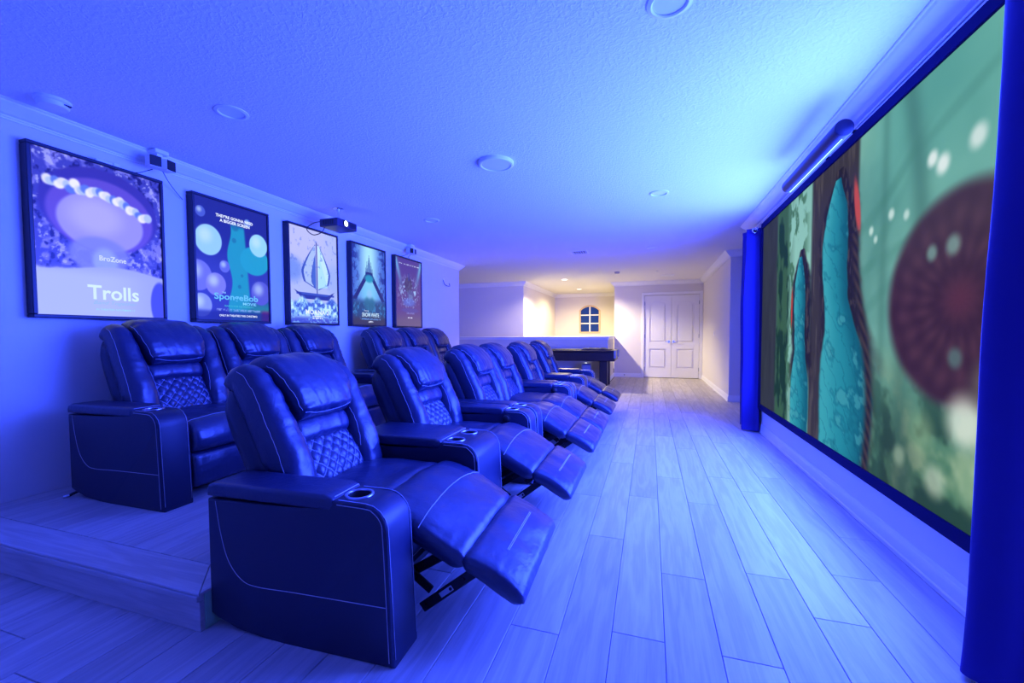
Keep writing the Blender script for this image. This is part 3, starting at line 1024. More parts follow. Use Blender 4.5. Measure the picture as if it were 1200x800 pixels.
class Art:
    def __init__(self, nu, nv, c0):
        self.u, self.v = np.meshgrid(np.linspace(0, 1, nu), np.linspace(0, 1, nv))
        self.nu, self.nv = nu, nv
        self.c = np.ones((nv, nu, 3)) * np.array(c0, float)
    def put(self, mask, col):
        m = np.clip(mask, 0, 1)[..., None]
        self.c = self.c * (1 - m) + np.array(col, float) * m
    def ell(self, cu, cv, ru, rv, soft=.1, ang=0):
        x, y = self.u - cu, self.v - cv
        if ang:
            ca, sa = math.cos(ang), math.sin(ang)
            x, y = x * ca + y * sa, -x * sa + y * ca
        d = np.sqrt((x / ru) ** 2 + (y / rv) ** 2)
        return 1 - sstep(1 - soft, 1 + soft, d)
    def mesh(self, name, w, h):
        """grid in the plane x=0, reading along +Y, bottom left at the origin"""
        nu, nv = self.nu, self.nv
        me = bpy.data.meshes.new(name)
        vs = np.stack([np.zeros_like(self.u), self.u * w, self.v * h], -1).reshape(-1, 3)
        idx = np.arange(nu * nv).reshape(nv, nu)
        q = np.stack([idx[:-1, :-1], idx[:-1, 1:], idx[1:, 1:], idx[1:, :-1]], -1).reshape(-1, 4)
        me.vertices.add(len(vs)); me.vertices.foreach_set('co', vs.ravel())
        me.loops.add(q.size); me.loops.foreach_set('vertex_index', q.ravel())
        me.polygons.add(len(q)); me.polygons.foreach_set('loop_start', np.arange(0, q.size, 4))
        me.update()
        a = me.color_attributes.new('art', 'FLOAT_COLOR', 'POINT')
        col = np.concatenate([lin(np.clip(self.c, 0, 255)), np.ones((nv, nu, 1))], -1)
        a.data.foreach_set('color', col.astype(np.float32).ravel())
        return me

def screen_art():
    A = Art(420, 236, (112, 170, 155))
    u, v = A.u, A.v
    # hazy jungle behind
    n1 = fbm(u * 7, v * 4, 1); n2 = fbm(u * 16, v * 9, 5); n3 = fbm(u * 40, v * 6, 9)
    A.c += ((n1 - .47)[..., None]) * np.array([70, 70, 60])
    A.put(sstep(.62, .80, u) * sstep(.5, 1, v) * .55, (86, 168, 150))
    A.put((1 - sstep(.05, .42, v)) * sstep(.6, .75, u) * .75, (70, 112, 72))
    A.put((1 - sstep(.1, .45, v)) * sstep(.6, .75, u) * sstep(.45, .62, n2) * .9, (150, 178, 140))
    A.put((1 - sstep(.1, .5, v)) * sstep(.6, .75, u) * (1 - sstep(.30, .46, n2)) * .8, (30, 58, 40))
    A.put(np.exp(-((u - .815 + .02 * np.sin(v * 7)) / .022) ** 2) * .45, (52, 96, 84))
    A.put(np.exp(-((u - .74) / .012) ** 2) * .35, (62, 112, 96))
    A.put(sstep(.1, 0, np.abs(u - .80)) * (1 - sstep(.0, .35, v)) * .5, (48, 64, 50))
    # far tree, mossy edge, light column, second trunk
    A.put(1 - sstep(.15, .19, u), (43, 47, 48))
    A.put((1 - sstep(.15, .19, u)) * (.6 * n3), (72, 78, 74))
    A.put(sstep(.15, .18, u) * (1 - sstep(.25, .29, u)), (58, 96, 62))
    A.put(sstep(.14, .17, u) * (1 - sstep(.28, .33, u)) * sstep(.42, .56, fbm(u * 30, v * 8, 21)), (28, 58, 34))
    A.put(sstep(.26, .29, u) * (1 - sstep(.42, .44, u)) * .75, (150, 205, 190))
    A.put(sstep(.24, .28, u) * (1 - sstep(.36, .44, u)) * sstep(.50, .62, fbm(u * 34, v * 16, 33)), (74, 120, 88))
    A.put(sstep(.42, .44, u) * (1 - sstep(.645, .66, u)), (58, 54, 52))
    A.put(sstep(.42, .44, u) * (1 - sstep(.645, .66, u)) * sstep(.5, .65, fbm(u * 70, v * 5, 40)) * .7, (88, 82, 76))
    # leafy fronds
    for cu, cv, ang, ln in ((.70, .74, .9, .10), (.73, .66, .5, .12), (.70, .60, 1.2, .10), (.77, .80, .7, .10), (.80, .63, 1.0, .09), (.72, .50, .8, .08), (.90, .88, 1.1, .1)):
        A.put(A.ell(cu, cv, .014, ln, .7, -ang) * .28, (70, 130, 112))
    # big round dark red plant, out of focus
    d = np.sqrt(((u - .915) / .155) ** 2 + ((v - .475) / .235) ** 2)
    th = np.arctan2((v - .475) / .235, (u - .915) / .155)
    m = 1 - sstep(.90, 1.08, d)
    A.put(m, (66, 42, 50))
    A.put(m * (.5 + .5 * np.cos(th * 22 + d * 3)) * sstep(.15, .5, d) * (1 - sstep(.75, 1, d)) * .38, (98, 62, 70))
    A.put(m * (.5 + .5 * np.cos(d * 22 + .8 * np.sin(th * 11))) * .32, (44, 26, 34))
    A.put(m * (1 - sstep(.0, .3, d)) * .5, (112, 56, 66))
    A.put(m * sstep(-.1, .9, (v - .475) / .235) * .25, (92, 96, 92))
    # two tall gourd shaped teal plants with dark vines hanging beside them
    def gourd(cs, ws, top, seed, k):
        vv = np.linspace(0, top, len(ws))
        cx = np.interp(v, vv, cs); ww = np.interp(v, vv, ws)
        e = .006 * (fbm(u * 3, v * 30, seed) - .5)
        r = (u - cx + e) / np.maximum(ww, 1e-4)
        inn = (v < top)
        tp = np.clip((top + .03 - v) / .12, 0, 1) ** .6
        dark = (1 - sstep(.8, 1.25, np.abs(u - cx - .010 + 2.4 * e) / np.maximum(ww + .026 * tp, 1e-4))) * (v < top + .03) * sstep(.25 * k, .5 * k, v)
        A.put(dark, (36, 33, 34)); A.put(dark * sstep(.5, .62, fbm(u * 110, v * 20, seed + 3)) * .6, (92, 82, 76))
        m = (1 - sstep(.88, 1.04, np.abs(r))) * inn
        A.put(m, (36, 138, 156)); A.put(m * (1 - sstep(-.9, .2, r)) * .5, (84, 192, 200)); A.put(m * sstep(.0, 1.0, r) * .75, (12, 78, 100))
        n = fbm(u * 26 + v * 6, v * 20, seed + 7)
        A.put(m * sstep(.5, .58, n) * .35, (14, 88, 112)); A.put(m * sstep(.60, .68, n) * .35, (110, 206, 210))
        A.put(m * (np.abs(np.sin(v * 34 + u * 60 + 4 * n)) < .16) * .22, (10, 66, 90))
    gourd((.60, .605, .605, .60, .585, .565, .555, .555, .56, .565), (.105, .112, .115, .105, .070, .056, .060, .062, .048, .012), .93, 50, .9)
    gourd((.365, .365, .365, .365, .36, .357, .357, .36), (.062, .066, .062, .040, .036, .042, .036, .010), .73, 60, .6)
    A.put(A.ell(.648, .80, .010, .085, .35, .12), (190, 78, 66))
    A.put(A.ell(.300, .52, .006, .085, .35, 0), (180, 66, 42))
    vine = np.exp(-((u - (.668 + .02 * np.sin(v * 7) + .05 * (.6 - v))) / .013) ** 2) * (v < .72)
    A.put(vine, (38, 33, 33)); A.put(vine * (.5 + .5 * np.sin(v * 150 + u * 260)) * .55, (98, 80, 64))
    # out of focus highlights
    for cu, cv, r, c, k in ((.855, .80, .010, (235, 245, 240), .9), (.876, .775, .012, (235, 245, 240), .9), (.935, .79, .013, (230, 242, 236), .8), (.76, .72, .008, (220, 240, 232), .8),
                            (.80, .70, .007, (220, 240, 232), .7), (.70, .70, .007, (215, 240, 230), .8), (.715, .67, .006, (215, 240, 230), .7), (.90, .59, .012, (150, 205, 190), .6), (.86, .585, .010, (140, 200, 185), .6),
                            (.93, .22, .03, (225, 235, 220), .8), (.95, .10, .03, (160, 190, 150), .6), (.85, .17, .025, (150, 185, 140), .5), (.88, .07, .02, (210, 222, 200), .6), (.80, .09, .014, (190, 210, 180), .5), (.91, .35, .012, (110, 170, 160), .5), (.97, .30, .03, (130, 150, 120), .4)):
        A.put(A.ell(cu, cv, r, r * 1.75, .6) * k, c)
    A.c = (A.c + A.c.mean(2, keepdims=True) * .0)
    return A
SY0, SY1, SZ0, SZ1 = 2.0, 5.66, 0.37, 2.43
SX = 1.255
scr = empty('projection_screen', (SX, (SY0 + SY1) / 2, SZ0 - .07), 'wall filling projection screen showing a hazy jungle picture, in a black velvet frame', 'screen')
A = screen_art()
# the picture reads from the far end towards the camera, so mirror u along -Y
A.c = A.c[:, ::-1]
pm = A.mesh('picture', SY1 - SY0, SZ1 - SZ0)
pm.flip_normals()
link('picture', pm, SCREENM, scr, (0, SY0 - (SY0 + SY1) / 2, .07))
fw_, yc_ = .072, (SY0 + SY1) / 2
hy, hz = (SY1 - SY0) / 2, SZ1 - SZ0
for y0, y1, z0, z1 in ((-hy - fw_, hy + fw_, 0, .07), (-hy - fw_, hy + fw_, .07 + hz, .14 + hz), (-hy - fw_, -hy, .07, .07 + hz), (hy, hy + fw_, .07, .07 + hz)):
    MB().box(-.012, XR - SX - .001, y0, y1, z0, z1, bevel=.004).obj('frame_bar', VELVET, scr)
MB().box(.004, XR - SX - .001, -hy, hy, .07, .07 + hz).obj('back_panel', BLACK, scr)

# long round bar over the screen
bar = empty('speaker_bar', (1.095, 3.60, 2.43), 'long dark cylindrical bar mounted on the molding above the projection screen', 'speaker')
b = MB()
b.lathe([(.044, -.54), (.050, -.535), (.052, -.52), (.052, .52), (.050, .535), (.044, .54)], n=28, mtx=Matrix.Rotation(rad(-90), 4, 'X'))
b.obj('housing', mat('blue_black_casing', (0.005, 0.005, 0.018), 0.5, spec=0.3), bar, sm=True)
for y in (-.22, .22):
    MB().box(.025, .204, y - .012, y + .012, .083, .100, bevel=.003).box(.025, .042, y - .012, y + .012, .034, .084, bevel=.003).obj('bracket', BLACK, bar)
MB().box(-.004, .004, -.50, .50, -.056, -.050, bevel=.001).obj('highlight_strip', CHROME, bar)  # bright strip added as the highlight line along the bar's underside

# ------------------------------------------------------------------ curtains
def curtain(name, label, y0, y1, xc, amp, folds, z0, z1, flare=0.0, seed=0, n=120, nv=26, xdrift=0.0):
    vs, fs = [], []
    th = .004
    for side in (0, 1):
        for j in range(nv):
            t = j / (nv - 1)
            z = z0 + (z1 - z0) * t
            for i in range(n):
                s = i / (n - 1)
                spread = 1 + flare * (1 - t) ** 2
                y = (y0 + y1) / 2 + (s - .5) * (y1 - y0) * spread
                ph = s * folds * 2 * math.pi + seed + .5 * math.sin(t * 3 + seed)
                a = amp * .92 * (1 + .3 * math.sin(s * 9 + seed))
                x = xc + a * math.sin(ph) + .25 * a * math.sin(2.3 * ph + 2 * t) + .012 * nz(s * 8, t * 4, seed) - 1.2 * xdrift * (1 - t) ** 6
                y += -1.6 * xdrift * (1 - t) ** 4 + .012 * math.cos(ph) + .010 * nz(s * 6, t * 5, seed + 9)
                vs.append((x + (th if side else 0), y, z))
    o = n * nv
    for j in range(nv - 1):
        for i in range(n - 1):
            a = j * n + i
            fs.append((a, a + 1, a + n + 1, a + n)); fs.append((o + a, o + a + n, o + a + n + 1, o + a + 1))
    for j in range(nv - 1):
        for i in (0, n - 1):
            a = j * n + i; fs.append((a, a + n, o + a + n, o + a))
    for i in range(n - 1):
        for j in (0, nv - 1):
            a = j * n + i; fs.append((a, a + 1, o + a + 1, o + a))
    me = me_from(name, vs, fs)
    r = empty(name, (0, 0, 0), label, 'curtain')
    link('cloth', me, CURT, r)
    return r
cf = curtain('curtain', 'narrow navy curtain gathered at the far end of the projection screen', 5.76, 6.16, 1.185, .075, 2.6, .015, 2.47, seed=1)
rod = MB().cyl((1.185, 5.66, 2.44), (1.185, 6.24, 2.44), .011, n=12)
rod.obj('curtain_rod', CHROME, cf, sm=True)
for y in (5.755, 5.86, 5.98, 6.10):
    mt = Matrix.Rotation(rad(90), 4, 'X')
    b = MB(); 
    prof = [(.026 + .006 * math.cos(a), .006 * math.sin(a)) for a in [2 * math.pi * k / 8 for k in range(9)]]
    b.lathe(prof, (1.185, y, 2.435), 20, mt)
    b.obj('ring', CHROME, cf, sm=True)
cn = curtain('curtain', 'wide navy curtain hanging beside the camera at the near end of the screen', 1.10, 1.965, 1.16, .05, 3.4, .02, 2.52, flare=.0, seed=4.0, xdrift=.05)
MB().cyl((1.16, 1.02, 2.47), (1.16, 1.98, 2.47), .011, n=12).obj('curtain_rod', CHROME, cn, sm=True)

# ================================================================== POSTERS
def poster(i, y0, y1, art, label, texts):
    z0, z1 = 1.325, 2.455
    w, h = y1 - y0, z1 - z0
    r = empty('lit_poster', (XL, (y0 + y1) / 2, z0), label, 'poster', 'lit movie posters on the left wall' if False else None)
    D = .075; fw = .024
    fr = MB()
    for a0, a1, c0, c1 in ((-w / 2, w / 2, 0, fw), (-w / 2, w / 2, h - fw, h), (-w / 2, -w / 2 + fw, fw, h - fw), (w / 2 - fw, w / 2, fw, h - fw)):
        fr.box(.001, D, a0, a1, c0, c1, bevel=.004)
    fr.box(.001, D - .016, -w / 2 + fw, w / 2 - fw, fw, h - fw)
    fr.obj('poster_frame', FRAMEM, r)
    pw, phh = w - 2 * fw, h - 2 * fw
    link('print', art.mesh('print', pw, phh), POSTER, r, (D - .012, -w / 2 + fw, fw))
    for body, cu, cv, tw, thh, col, st, bold, shear in texts:
        me = text_mesh(body, tw * pw, thh * phh, bold, shear)
        nm = 'ink_%d_%d_%d' % col
        m = mat(nm, (0.01, 0.01, 0.01), .5, emit=tuple(lin(col)), estr=st)
        link('lettering', me, m, r, (D - .0105, -w / 2 + fw + cu * pw, fw + cv * phh))
    return r

NU, NV = 150, 210
def fine_print(A, cu, cv, w, h, col, k=.7, seed=0):
    n = vnoise(A.u * 60, A.v * 90, seed)
    A.put((np.abs(A.u - cu) < w / 2) * (np.abs(A.v - cv) < h / 2) * sstep(.25, .6, n) * k, col)
def art1():
    A = Art(NU, NV, (58, 62, 190))
    u, v = A.u, A.v
    n = fbm(u * 14, v * 18, 3); n2 = fbm(u * 26, v * 30, 8)
    A.put(sstep(.45, .62, n), (116, 118, 236)); A.put(1 - sstep(.26, .42, n2), (22, 20, 110))
    A.put(sstep(.58, .68, n2) * .8, (170, 175, 250))
    # a wide dark arch, a garland of pale flowers and a large pale round balloon
    A.put(A.ell(.50, .70, .47, .27, .04), (52, 46, 170)); A.put(A.ell(.50, .66, .42, .24, .05), (92, 74, 205))
    A.put(A.ell(.49, .62, .34, .19, .05), (150, 146, 250)); A.put(A.ell(.44, .65, .20, .11, .5) * .6, (190, 186, 255))
    A.put(A.ell(.46, .40, .24, .12, .15) * .9, (120, 128, 240)); A.put(A.ell(.50, .36, .10, .09, .3) * .8, (150, 170, 252))
    rs = np.random.RandomState(4)
    for k in range(30):
        a = k / 29.0
        cu = .10 + .78 * a; cv = .80 + .055 * math.sin(a * 3.1) - .10 * a + rs.uniform(-.022, .022)
        c = [(222, 224, 255), (176, 196, 255), (90, 120, 235), (240, 240, 255)][k % 4]
        A.put(A.ell(cu, cv, .030 + .012 * rs.rand(), .024 + .008 * rs.rand(), .3), c)
    # pale foreground at the foot
    A.put(1 - sstep(.295, .315, v + .03 * np.sin(u * 5 + 1.5) + .02 * (u - .5)), (156, 166, 252))
    A.put((1 - sstep(.24, .33, v)) * (1 - sstep(.5, 1, u)) * .5, (190, 202, 255))
    A.put(A.ell(.97, .10, .09, .16, .1), (66, 72, 206))
    return A
def art2():
    A = Art(NU, NV, (30, 38, 142))
    u, v = A.u, A.v
    A.put((1 - sstep(.35, .75, v)) * .6, (60, 70, 205))
    A.put(sstep(.42, .44, u + .03 * np.sin(v * 14)) * (1 - sstep(.66, .70, u + .10 * (v - .5))) * (1 - sstep(.80, .86, v)), (30, 150, 190))
    A.put(A.ell(.80, .55, .22, .13, .06), (32, 158, 200)); A.put((1 - sstep(.10, .24, v)) * sstep(.55, .8, u), (36, 130, 150))
    for cu, cv, r in ((.52, .82, .05), (.50, .70, .03), (.56, .30, .025), (.60, .40, .02)):
        A.put(A.ell(cu, cv, r, r * .72, .25) * .7, (22, 106, 160))
    # rising bubbles, plain and unmarked
    for cu, cv, ru, c in ((.16, .66, .17, (150, 205, 246)), (.86, .70, .14, (150, 214, 246)), (.02, .36, .17, (104, 112, 236)), (.24, .30, .13, (120, 124, 240)), (.88, .26, .15, (84, 90, 214)), (.36, .46, .07, (92, 104, 226)), (.70, .88, .05, (80, 120, 216)), (.07, .88, .06, (70, 90, 205)), (.05, .12, .13, (130, 150, 244))):
        A.put(A.ell(cu, cv, ru, ru * .74, .05), c)
        A.put(A.ell(cu - ru * .25, cv + ru * .22, ru * .45, ru * .33, .8) * .6, (206, 236, 255))
    A.put(sstep(.84, .92, u) * (1 - sstep(.06, .12, v)), (140, 24, 90))
    A.put((1 - sstep(.055, .10, v)) * .75, (26, 34, 130))
    fine_print(A, .55, .090, .62, .020, (150, 170, 236), .7, 3)
    return A
def art3():
    A = Art(NU, NV, (176, 190, 252))
    u, v = A.u, A.v
    n = fbm(u * 9, v * 9, 12); n2 = fbm(u * 22, v * 26, 18)
    A.put(sstep(.35, .8, v) * (1 - sstep(.5, 1, u)) * .5, (206, 200, 255))
    A.put(A.ell(.05, .55, .2, .12, .5), (120, 150, 240)); A.put(A.ell(.95, .5, .2, .16, .5) * .7, (150, 176, 250))
    # plain sailing boat with tall pale sails, dark edged
    def tri(x0, z0, x1, z1, x2, z2):
        def e(ax, az, bx, bz): return (bx - ax) * (v - az) - (bz - az) * (u - ax)
        a, b, c = e(x0, z0, x1, z1), e(x1, z1, x2, z2), e(x2, z2, x0, z0)
        return ((a > 0) & (b > 0) & (c > 0) | (a < 0) & (b < 0) & (c < 0)).astype(float)
    def sail(x0, x1, z0, z1, col, edge):
        t = np.clip((v - z0) / (z1 - z0), 0, 1)
        w = (1 - t ** 1.8) * np.clip(.55 + 1.2 * t, 0, 1)
        f = (u - x0) / (x1 - x0)
        A.put((f > 0) * (f < w) * (v > z0 + .10 * f) * (v < z1), edge)
        A.put((f > 0) * (f < w * .84) * (v > z0 + .10 * f + .012) * (v < z1 - .02), col)
    sail(.52, .16, .37, .86, (172, 196, 252), (56, 84, 190)); sail(.57, .90, .36, .87, (196, 236, 255), (70, 96, 200))
    sail(.52, .40, .36, .76, (70, 104, 208), (46, 74, 190)); A.put((np.abs(u - .545) < .012) * (v > .3) * (v < .88), (30, 44, 150))
    A.put(tri(.56, .38, .60, .72, .78, .40) * .8, (170, 226, 255))
    A.put(sstep(.60, .7, n2) * sstep(.35, .45, v) * .4, (70, 100, 210))
    A.put((v > .255) * (v < .315) * (np.abs(u - .52) < .28 + .5 * (v - .25)), (38, 52, 160))
    A.put((v > .30) * (v < .325) * (np.abs(u - .52) < .40), (60, 84, 196))
    A.put(tri(.06, .35, .28, .29, .26, .24), (40, 56, 164)); A.put(tri(.94, .36, .76, .30, .78, .25), (40, 56, 164))
    # foaming sea
    sea = 1 - sstep(.22, .27, v + .03 * np.sin(u * 20))
    A.put(sea, (130, 182, 252)); A.put(sea * sstep(.45, .58, n2), (198, 240, 255)); A.put(sea * (1 - sstep(.3, .42, n2)), (58, 92, 214))
    A.put((1 - sstep(.03, .10, v)) * sstep(.4, .55, n2), (66, 84, 216))
    fine_print(A, .55, .074, .30, .012, (240, 250, 255), 1, 4); fine_print(A, .55, .053, .24, .012, (240, 250, 255), 1, 5)
    return A
def art4():
    A = Art(NU, NV, (84, 128, 226))
    u, v = A.u, A.v
    n2 = fbm(u * 24, v * 26, 28)
    A.put(A.ell(.5, .85, .22, .5, .9) * .95, (176, 238, 252)); A.put(A.ell(.5, .42, .3, .16, .8) * .8, (120, 206, 244))
    A.put(sstep(.22, .46, np.abs(u - .5)) * sstep(.45, .55, n2), (30, 44, 140)); A.put(sstep(.30, .5, np.abs(u - .5)) * .4, (40, 70, 180))
    # pale spires over a dark peaked roof of branches
    for cu, top, w in ((.5, .92, .030), (.44, .84, .022), (.56, .84, .022), (.40, .76, .02), (.60, .76, .02)):
        A.put((np.abs(u - cu) < w * np.clip((top - v) / .15, 0, 1)) * (v > .60), (50, 88, 168))
    pk = (np.abs(np.abs(u - .5) - (.70 - v) * 1.15) < .055) * (v > .32) * (v < .68)
    A.put(pk, (32, 38, 120))
    A.put(A.ell(.5, .60, .13, .05, .4), (40, 150, 190))
    A.put((1 - sstep(.26, .36, v)) * .9, (34, 66, 120)); A.put((1 - sstep(.22, .34, v)) * sstep(.5, .6, n2), (60, 130, 190))
    A.put(A.ell(.5, .27, .16, .10, .3) * .8, (44, 110, 150)); A.put(A.ell(.5, .40, .08, .06, .5) * .8, (150, 200, 250))
    A.put(1 - sstep(.05, .16, v), (56, 54, 84))
    fine_print(A, .53, .074, .62, .022, (110, 170, 240), .8, 6); fine_print(A, .53, .040, .14, .016, (240, 250, 255), 1, 7)
    return A
def art5():
    A = Art(NU, NV, (92, 62, 140))
    u, v = A.u, A.v
    n2 = fbm(u * 26, v * 34, 38)
    A.put(sstep(.3, .9, v) * .6, (74, 58, 150)); A.put(1 - sstep(.05, .25, v), (104, 86, 128))
    for x0, sl in ((.02, 1), (.98, -1)):
        d = np.abs((u - x0) * sl - (.95 - v) * .55)
        A.put(np.exp(-(d / .06) ** 2) * sstep(.45, .95, v) * .8, (112, 196, 240))
    A.put(A.ell(.5, .50, .36, .22, .5) * sstep(.50, .58, n2), (168, 206, 250))
    A.put(A.ell(.48, .62, .15, .12, .2) * .8, (64, 50, 96)); A.put(A.ell(.56, .47, .13, .09, .3) * .7, (84, 92, 160))
    A.put(A.ell(.50, .36, .24, .06, .4) * .8, (92, 112, 214)); A.put((np.abs(u - .5) < .02) * (v > .68) * (v < .80), (40, 54, 150))
    fine_print(A, .53, .925, .80, .014, (220, 240, 255), .9, 8); fine_print(A, .53, .245, .46, .028, (170, 190, 245), .8, 9); fine_print(A, .55, .20, .30, .03, (150, 166, 236), .7, 10); fine_print(A, .53, .13, .18, .012, (235, 240, 255), 1, 11)
    A.put(A.ell(.55, .24, .34, .035, .2), (86, 72, 160))
    return A
pal = (206, 232, 255); wht = (240, 250, 255)
PY = [(1.63, 2.425), (2.65, 3.425), (3.66, 4.445), (4.68, 5.46), (5.70, 6.51)]
poster(1, *PY[0], art1(), 'lit framed poster with a pale title block, first on the wall at the platform end', [
    ('Trolls', .56, .155, .42, .095, (214, 240, 255), 1.0, .02, 0),
    ('BroZone', .56, .385, .22, .034, (214, 226, 255), 1.0, .015, 0),
    ('Band Together', .57, .085, .36, .030, (140, 186, 252), 1.0, 0, .35),
    ('IN THEATERS NOVEMBER 17', .57, .043, .32, .013, (150, 220, 252), 1.0, .005, 0)])
poster(2, *PY[1], art2(), 'lit framed poster of teal and blue bubbles, second from the platform end', [
    ("THEY'RE GONNA NEED", .52, .885, .52, .027, wht, 1.0, .03, 0),
    ('A BIGGER SCREEN', .52, .848, .42, .027, wht, 1.0, .03, 0),
    ('THE', .34, .235, .05, .014, (160, 226, 252), 1.0, .01, 0),
    ('SpongeBob', .52, .195, .62, .070, (104, 196, 244), 1.0, .02, 0),
    ('MOVIE', .70, .150, .20, .025, (130, 210, 246), 1.0, .02, 0),
    ('SEARCH FOR SQUAREPANTS', .55, .122, .42, .017, (70, 190, 190), 1.0, .01, 0),
    ('ONLY IN THEATRES THIS CHRISTMAS', .54, .040, .54, .018, wht, 1.0, .015, 0)])
poster(3, *PY[2], art3(), 'lit framed poster of a pale sailing boat, behind the hanging projector', [
    ('MOANA 2', .54, .118, .50, .052, (236, 246, 255), 1.0, .02, 0)])
poster(4, *PY[3], art4(), 'lit framed blue forest poster, fourth along the wall', [
    ('Disney', .40, .180, .13, .020, wht, 1.0, .005, 0),
    ('SNOW WHITE', .53, .130, .52, .052, (214, 244, 255), 1.0, .015, 0)])
poster(5, *PY[4], art5(), 'lit framed maroon poster with two light beams, fifth and last along the wall', [])

# ================================================================== CEILING AND WALL FITTINGS
def recessed(x, y, on, label, r=.098):
    e = empty('ceiling_light', (x, y, H), label, 'light', 'recessed ceiling lights')
    MB().lathe([(.0735, .001), (.0735, -.006), (r * .82, -.010), (r, -.005), (r, -.0005), (.0735, -.0005)], n=36).obj('trim_ring', WHITEP, e, sm=True)
    if on:
        MB().lathe([(.001, -.004), (.072, -.004), (.072, .002), (.001, .002)], n=32).obj('lens', LENSON, e)
    else:
        MB().lathe([(.073, -.001), (.071, .008), (.062, .030), (.050, .044)], n=36).obj('reflector', WHITEP, e, sm=True)
        MB().lathe([(.001, .043), (.050, .043), (.050, .047), (.001, .047)], n=32).obj('lens', LENSOFF, e)
for x, y, on, lb in ((-2.61, 2.115, False, 'unlit recessed ceiling light above the first back row recliners'),
                     (.071, 2.04, False, 'unlit recessed ceiling light cut by the top edge of the picture'),
                     (.078, 4.69, False, 'unlit recessed ceiling light closest to the screen bar'),
                     (-2.65, 4.85, False, 'unlit recessed ceiling light past the hanging projector'),
                     (-2.16, 11.12, True, 'glowing recessed ceiling light by the landing wall corner'),
                     (-2.17, 13.6, True, 'glowing recessed ceiling light over the stairwell window'),
                     (.02, 7.56, False, 'unlit recessed ceiling light by the far curtain')):
    recessed(x, y, on, lb)
e = empty('ceiling_disc_light', (-1.252, 3.42, H), 'flat white disc light in the middle of the ceiling', 'light')
MB().lathe([(.150, 0), (.150, -.018), (.143, -.026), (.128, -.028), (.122, -.024), (.122, -.002)], n=48).obj('rim', WHITEP, e, sm=True)
MB().lathe([(.001, -.024), (.121, -.022), (.121, -.010), (.001, -.010)], n=48).obj('diffuser', LENSOFF, e, sm=True)
e = empty('smoke_detector', (-3.52, 1.66, H), 'round white smoke detector beside the crown molding above the first poster', 'smoke detector')
MB().lathe([(.085, 0), (.085, -.014), (.078, -.020)], n=36).obj('base_plate', WHITEP, e, sm=True)
MB().lathe([(.074, -.018), (.074, -.036), (.066, -.046), (.02, -.050), (.001, -.050)], n=36).obj('cover', WHITEP, e, sm=True)
MB().box(.055, .0765, .018, .055, -.033, -.027).obj('vent_slot', BLACK, e)
e = empty('smoke_detector', (-.74, 10.21, H), 'small grey smoke detector near the far double doors', 'smoke detector')
MB().lathe([(.06, 0), (.06, -.03), (.05, -.04), (.001, -.042)], n=24).obj('cover', mat('grey_casing', (0.35, 0.33, 0.36), 0.5), e, sm=True)
# supply vent
e = empty('ceiling_vent', (-1.20, 7.56, H), 'white slatted air vent in the ceiling', 'vent')
fr = MB()
W2, D2 = .155, .16
for a in ((-W2, W2, -D2, -D2 + .03), (-W2, W2, D2 - .03, D2), (-W2, -W2 + .03, -D2 + .03, D2 - .03), (W2 - .03, W2, -D2 + .03, D2 - .03)):
    fr.box(a[0], a[1], a[2], a[3], -.010, -.0005, bevel=.002)
fr.obj('vent_frame', WHITEP, e)
dk = MB().box(-.1245, .1245, -.1295, .1295, .060, .066)  # black sleeve added so the duct's shade is in its colour
for q in ((-.1245, -.120, -.1295, .1295), (.120, .1245, -.1295, .1295), (-.120, .120, -.1295, -.125), (-.120, .120, .125, .1295)):
    dk.box(*q, .0005, .060)
dk.obj('duct_shade_sleeve', BLACK, e)
for k in range(6):
    x = -.125 + .25 * (k + .5) / 6 + .0208 - .0208
    MB().box(x - .004, x + .004, -D2 + .03, D2 - .03, -.008, .004).obj('slat', WHITEP, e)
MB().box(-.121, .121, -.006, .006, -.0095, -.0081).obj('cross_slat', WHITEP, e)
e = empty('access_plate', (.40, 11.2, H), 'blank white plate on the ceiling in front of the double doors', 'plate')
MB().box(-.16, .16, -.14, .14, -.012, -.0005, bevel=.004).obj('cover', WHITEP, e)
MB().lathe([(.012, 0), (.012, -.015), (.03, -.018), (.03, -.024), (.001, -.026)], (.145, 10.32, H), n=20).obj('sprinkler_cap', WHITEP)
tag(bpy.data.objects['sprinkler_cap'], 'tiny round white cap on the ceiling between vent and double doors', 'sprinkler')
# projector on its ceiling mount
pr = empty('projector', (-3.42, 4.06, H), 'dark projector with a shining lens hanging from the ceiling mount', 'projector')
MB().lathe([(.06, 0), (.06, -.006), (.022, -.012), (.016, -.05), (.016, -.13)], n=20).obj('ceiling_mount', CHROME, pr, sm=True)
arms_ = MB()
for a in (45, 135, 225, 315):
    arms_.box(0, .11, -.009, .009, -.142, -.134, mtx=Matrix.Rotation(rad(a), 4, 'Z'))
arms_.obj('mount_arm', GREYM, pr)
PB = mat('dark_projector_shell', (0.030, 0.028, 0.075), 0.38)
body = MB().box(-.125, .125, -.165, .165, -.240, -.150, bevel=.014, seg=3).obj('housing', PB, pr, sm=True)
lens = MB()
mt = Matrix.Rotation(rad(90), 4, 'Y')
lens.lathe([(.040, 0), (.040, .016), (.033, .018), (.030, .008), (.001, .008)], (.122, -.035, -.192), 28, mt)
lo = lens.obj('lens', BLACK, body, sm=True)
gl = MB().lathe([(.029, .009), (.020, .016), (.001, .018)], (.122, -.035, -.192), 24, mt).obj('lens_glass', mat('shining_lens', (0.8, 0.9, 1), .1, emit=(.75, .88, 1.0), estr=9), body, sm=True)
for k in range(6):
    MB().box(.1255, .128, .035 + .018 * k, .045 + .018 * k, -.225, -.165).obj('vent_slot', BLACK, body)
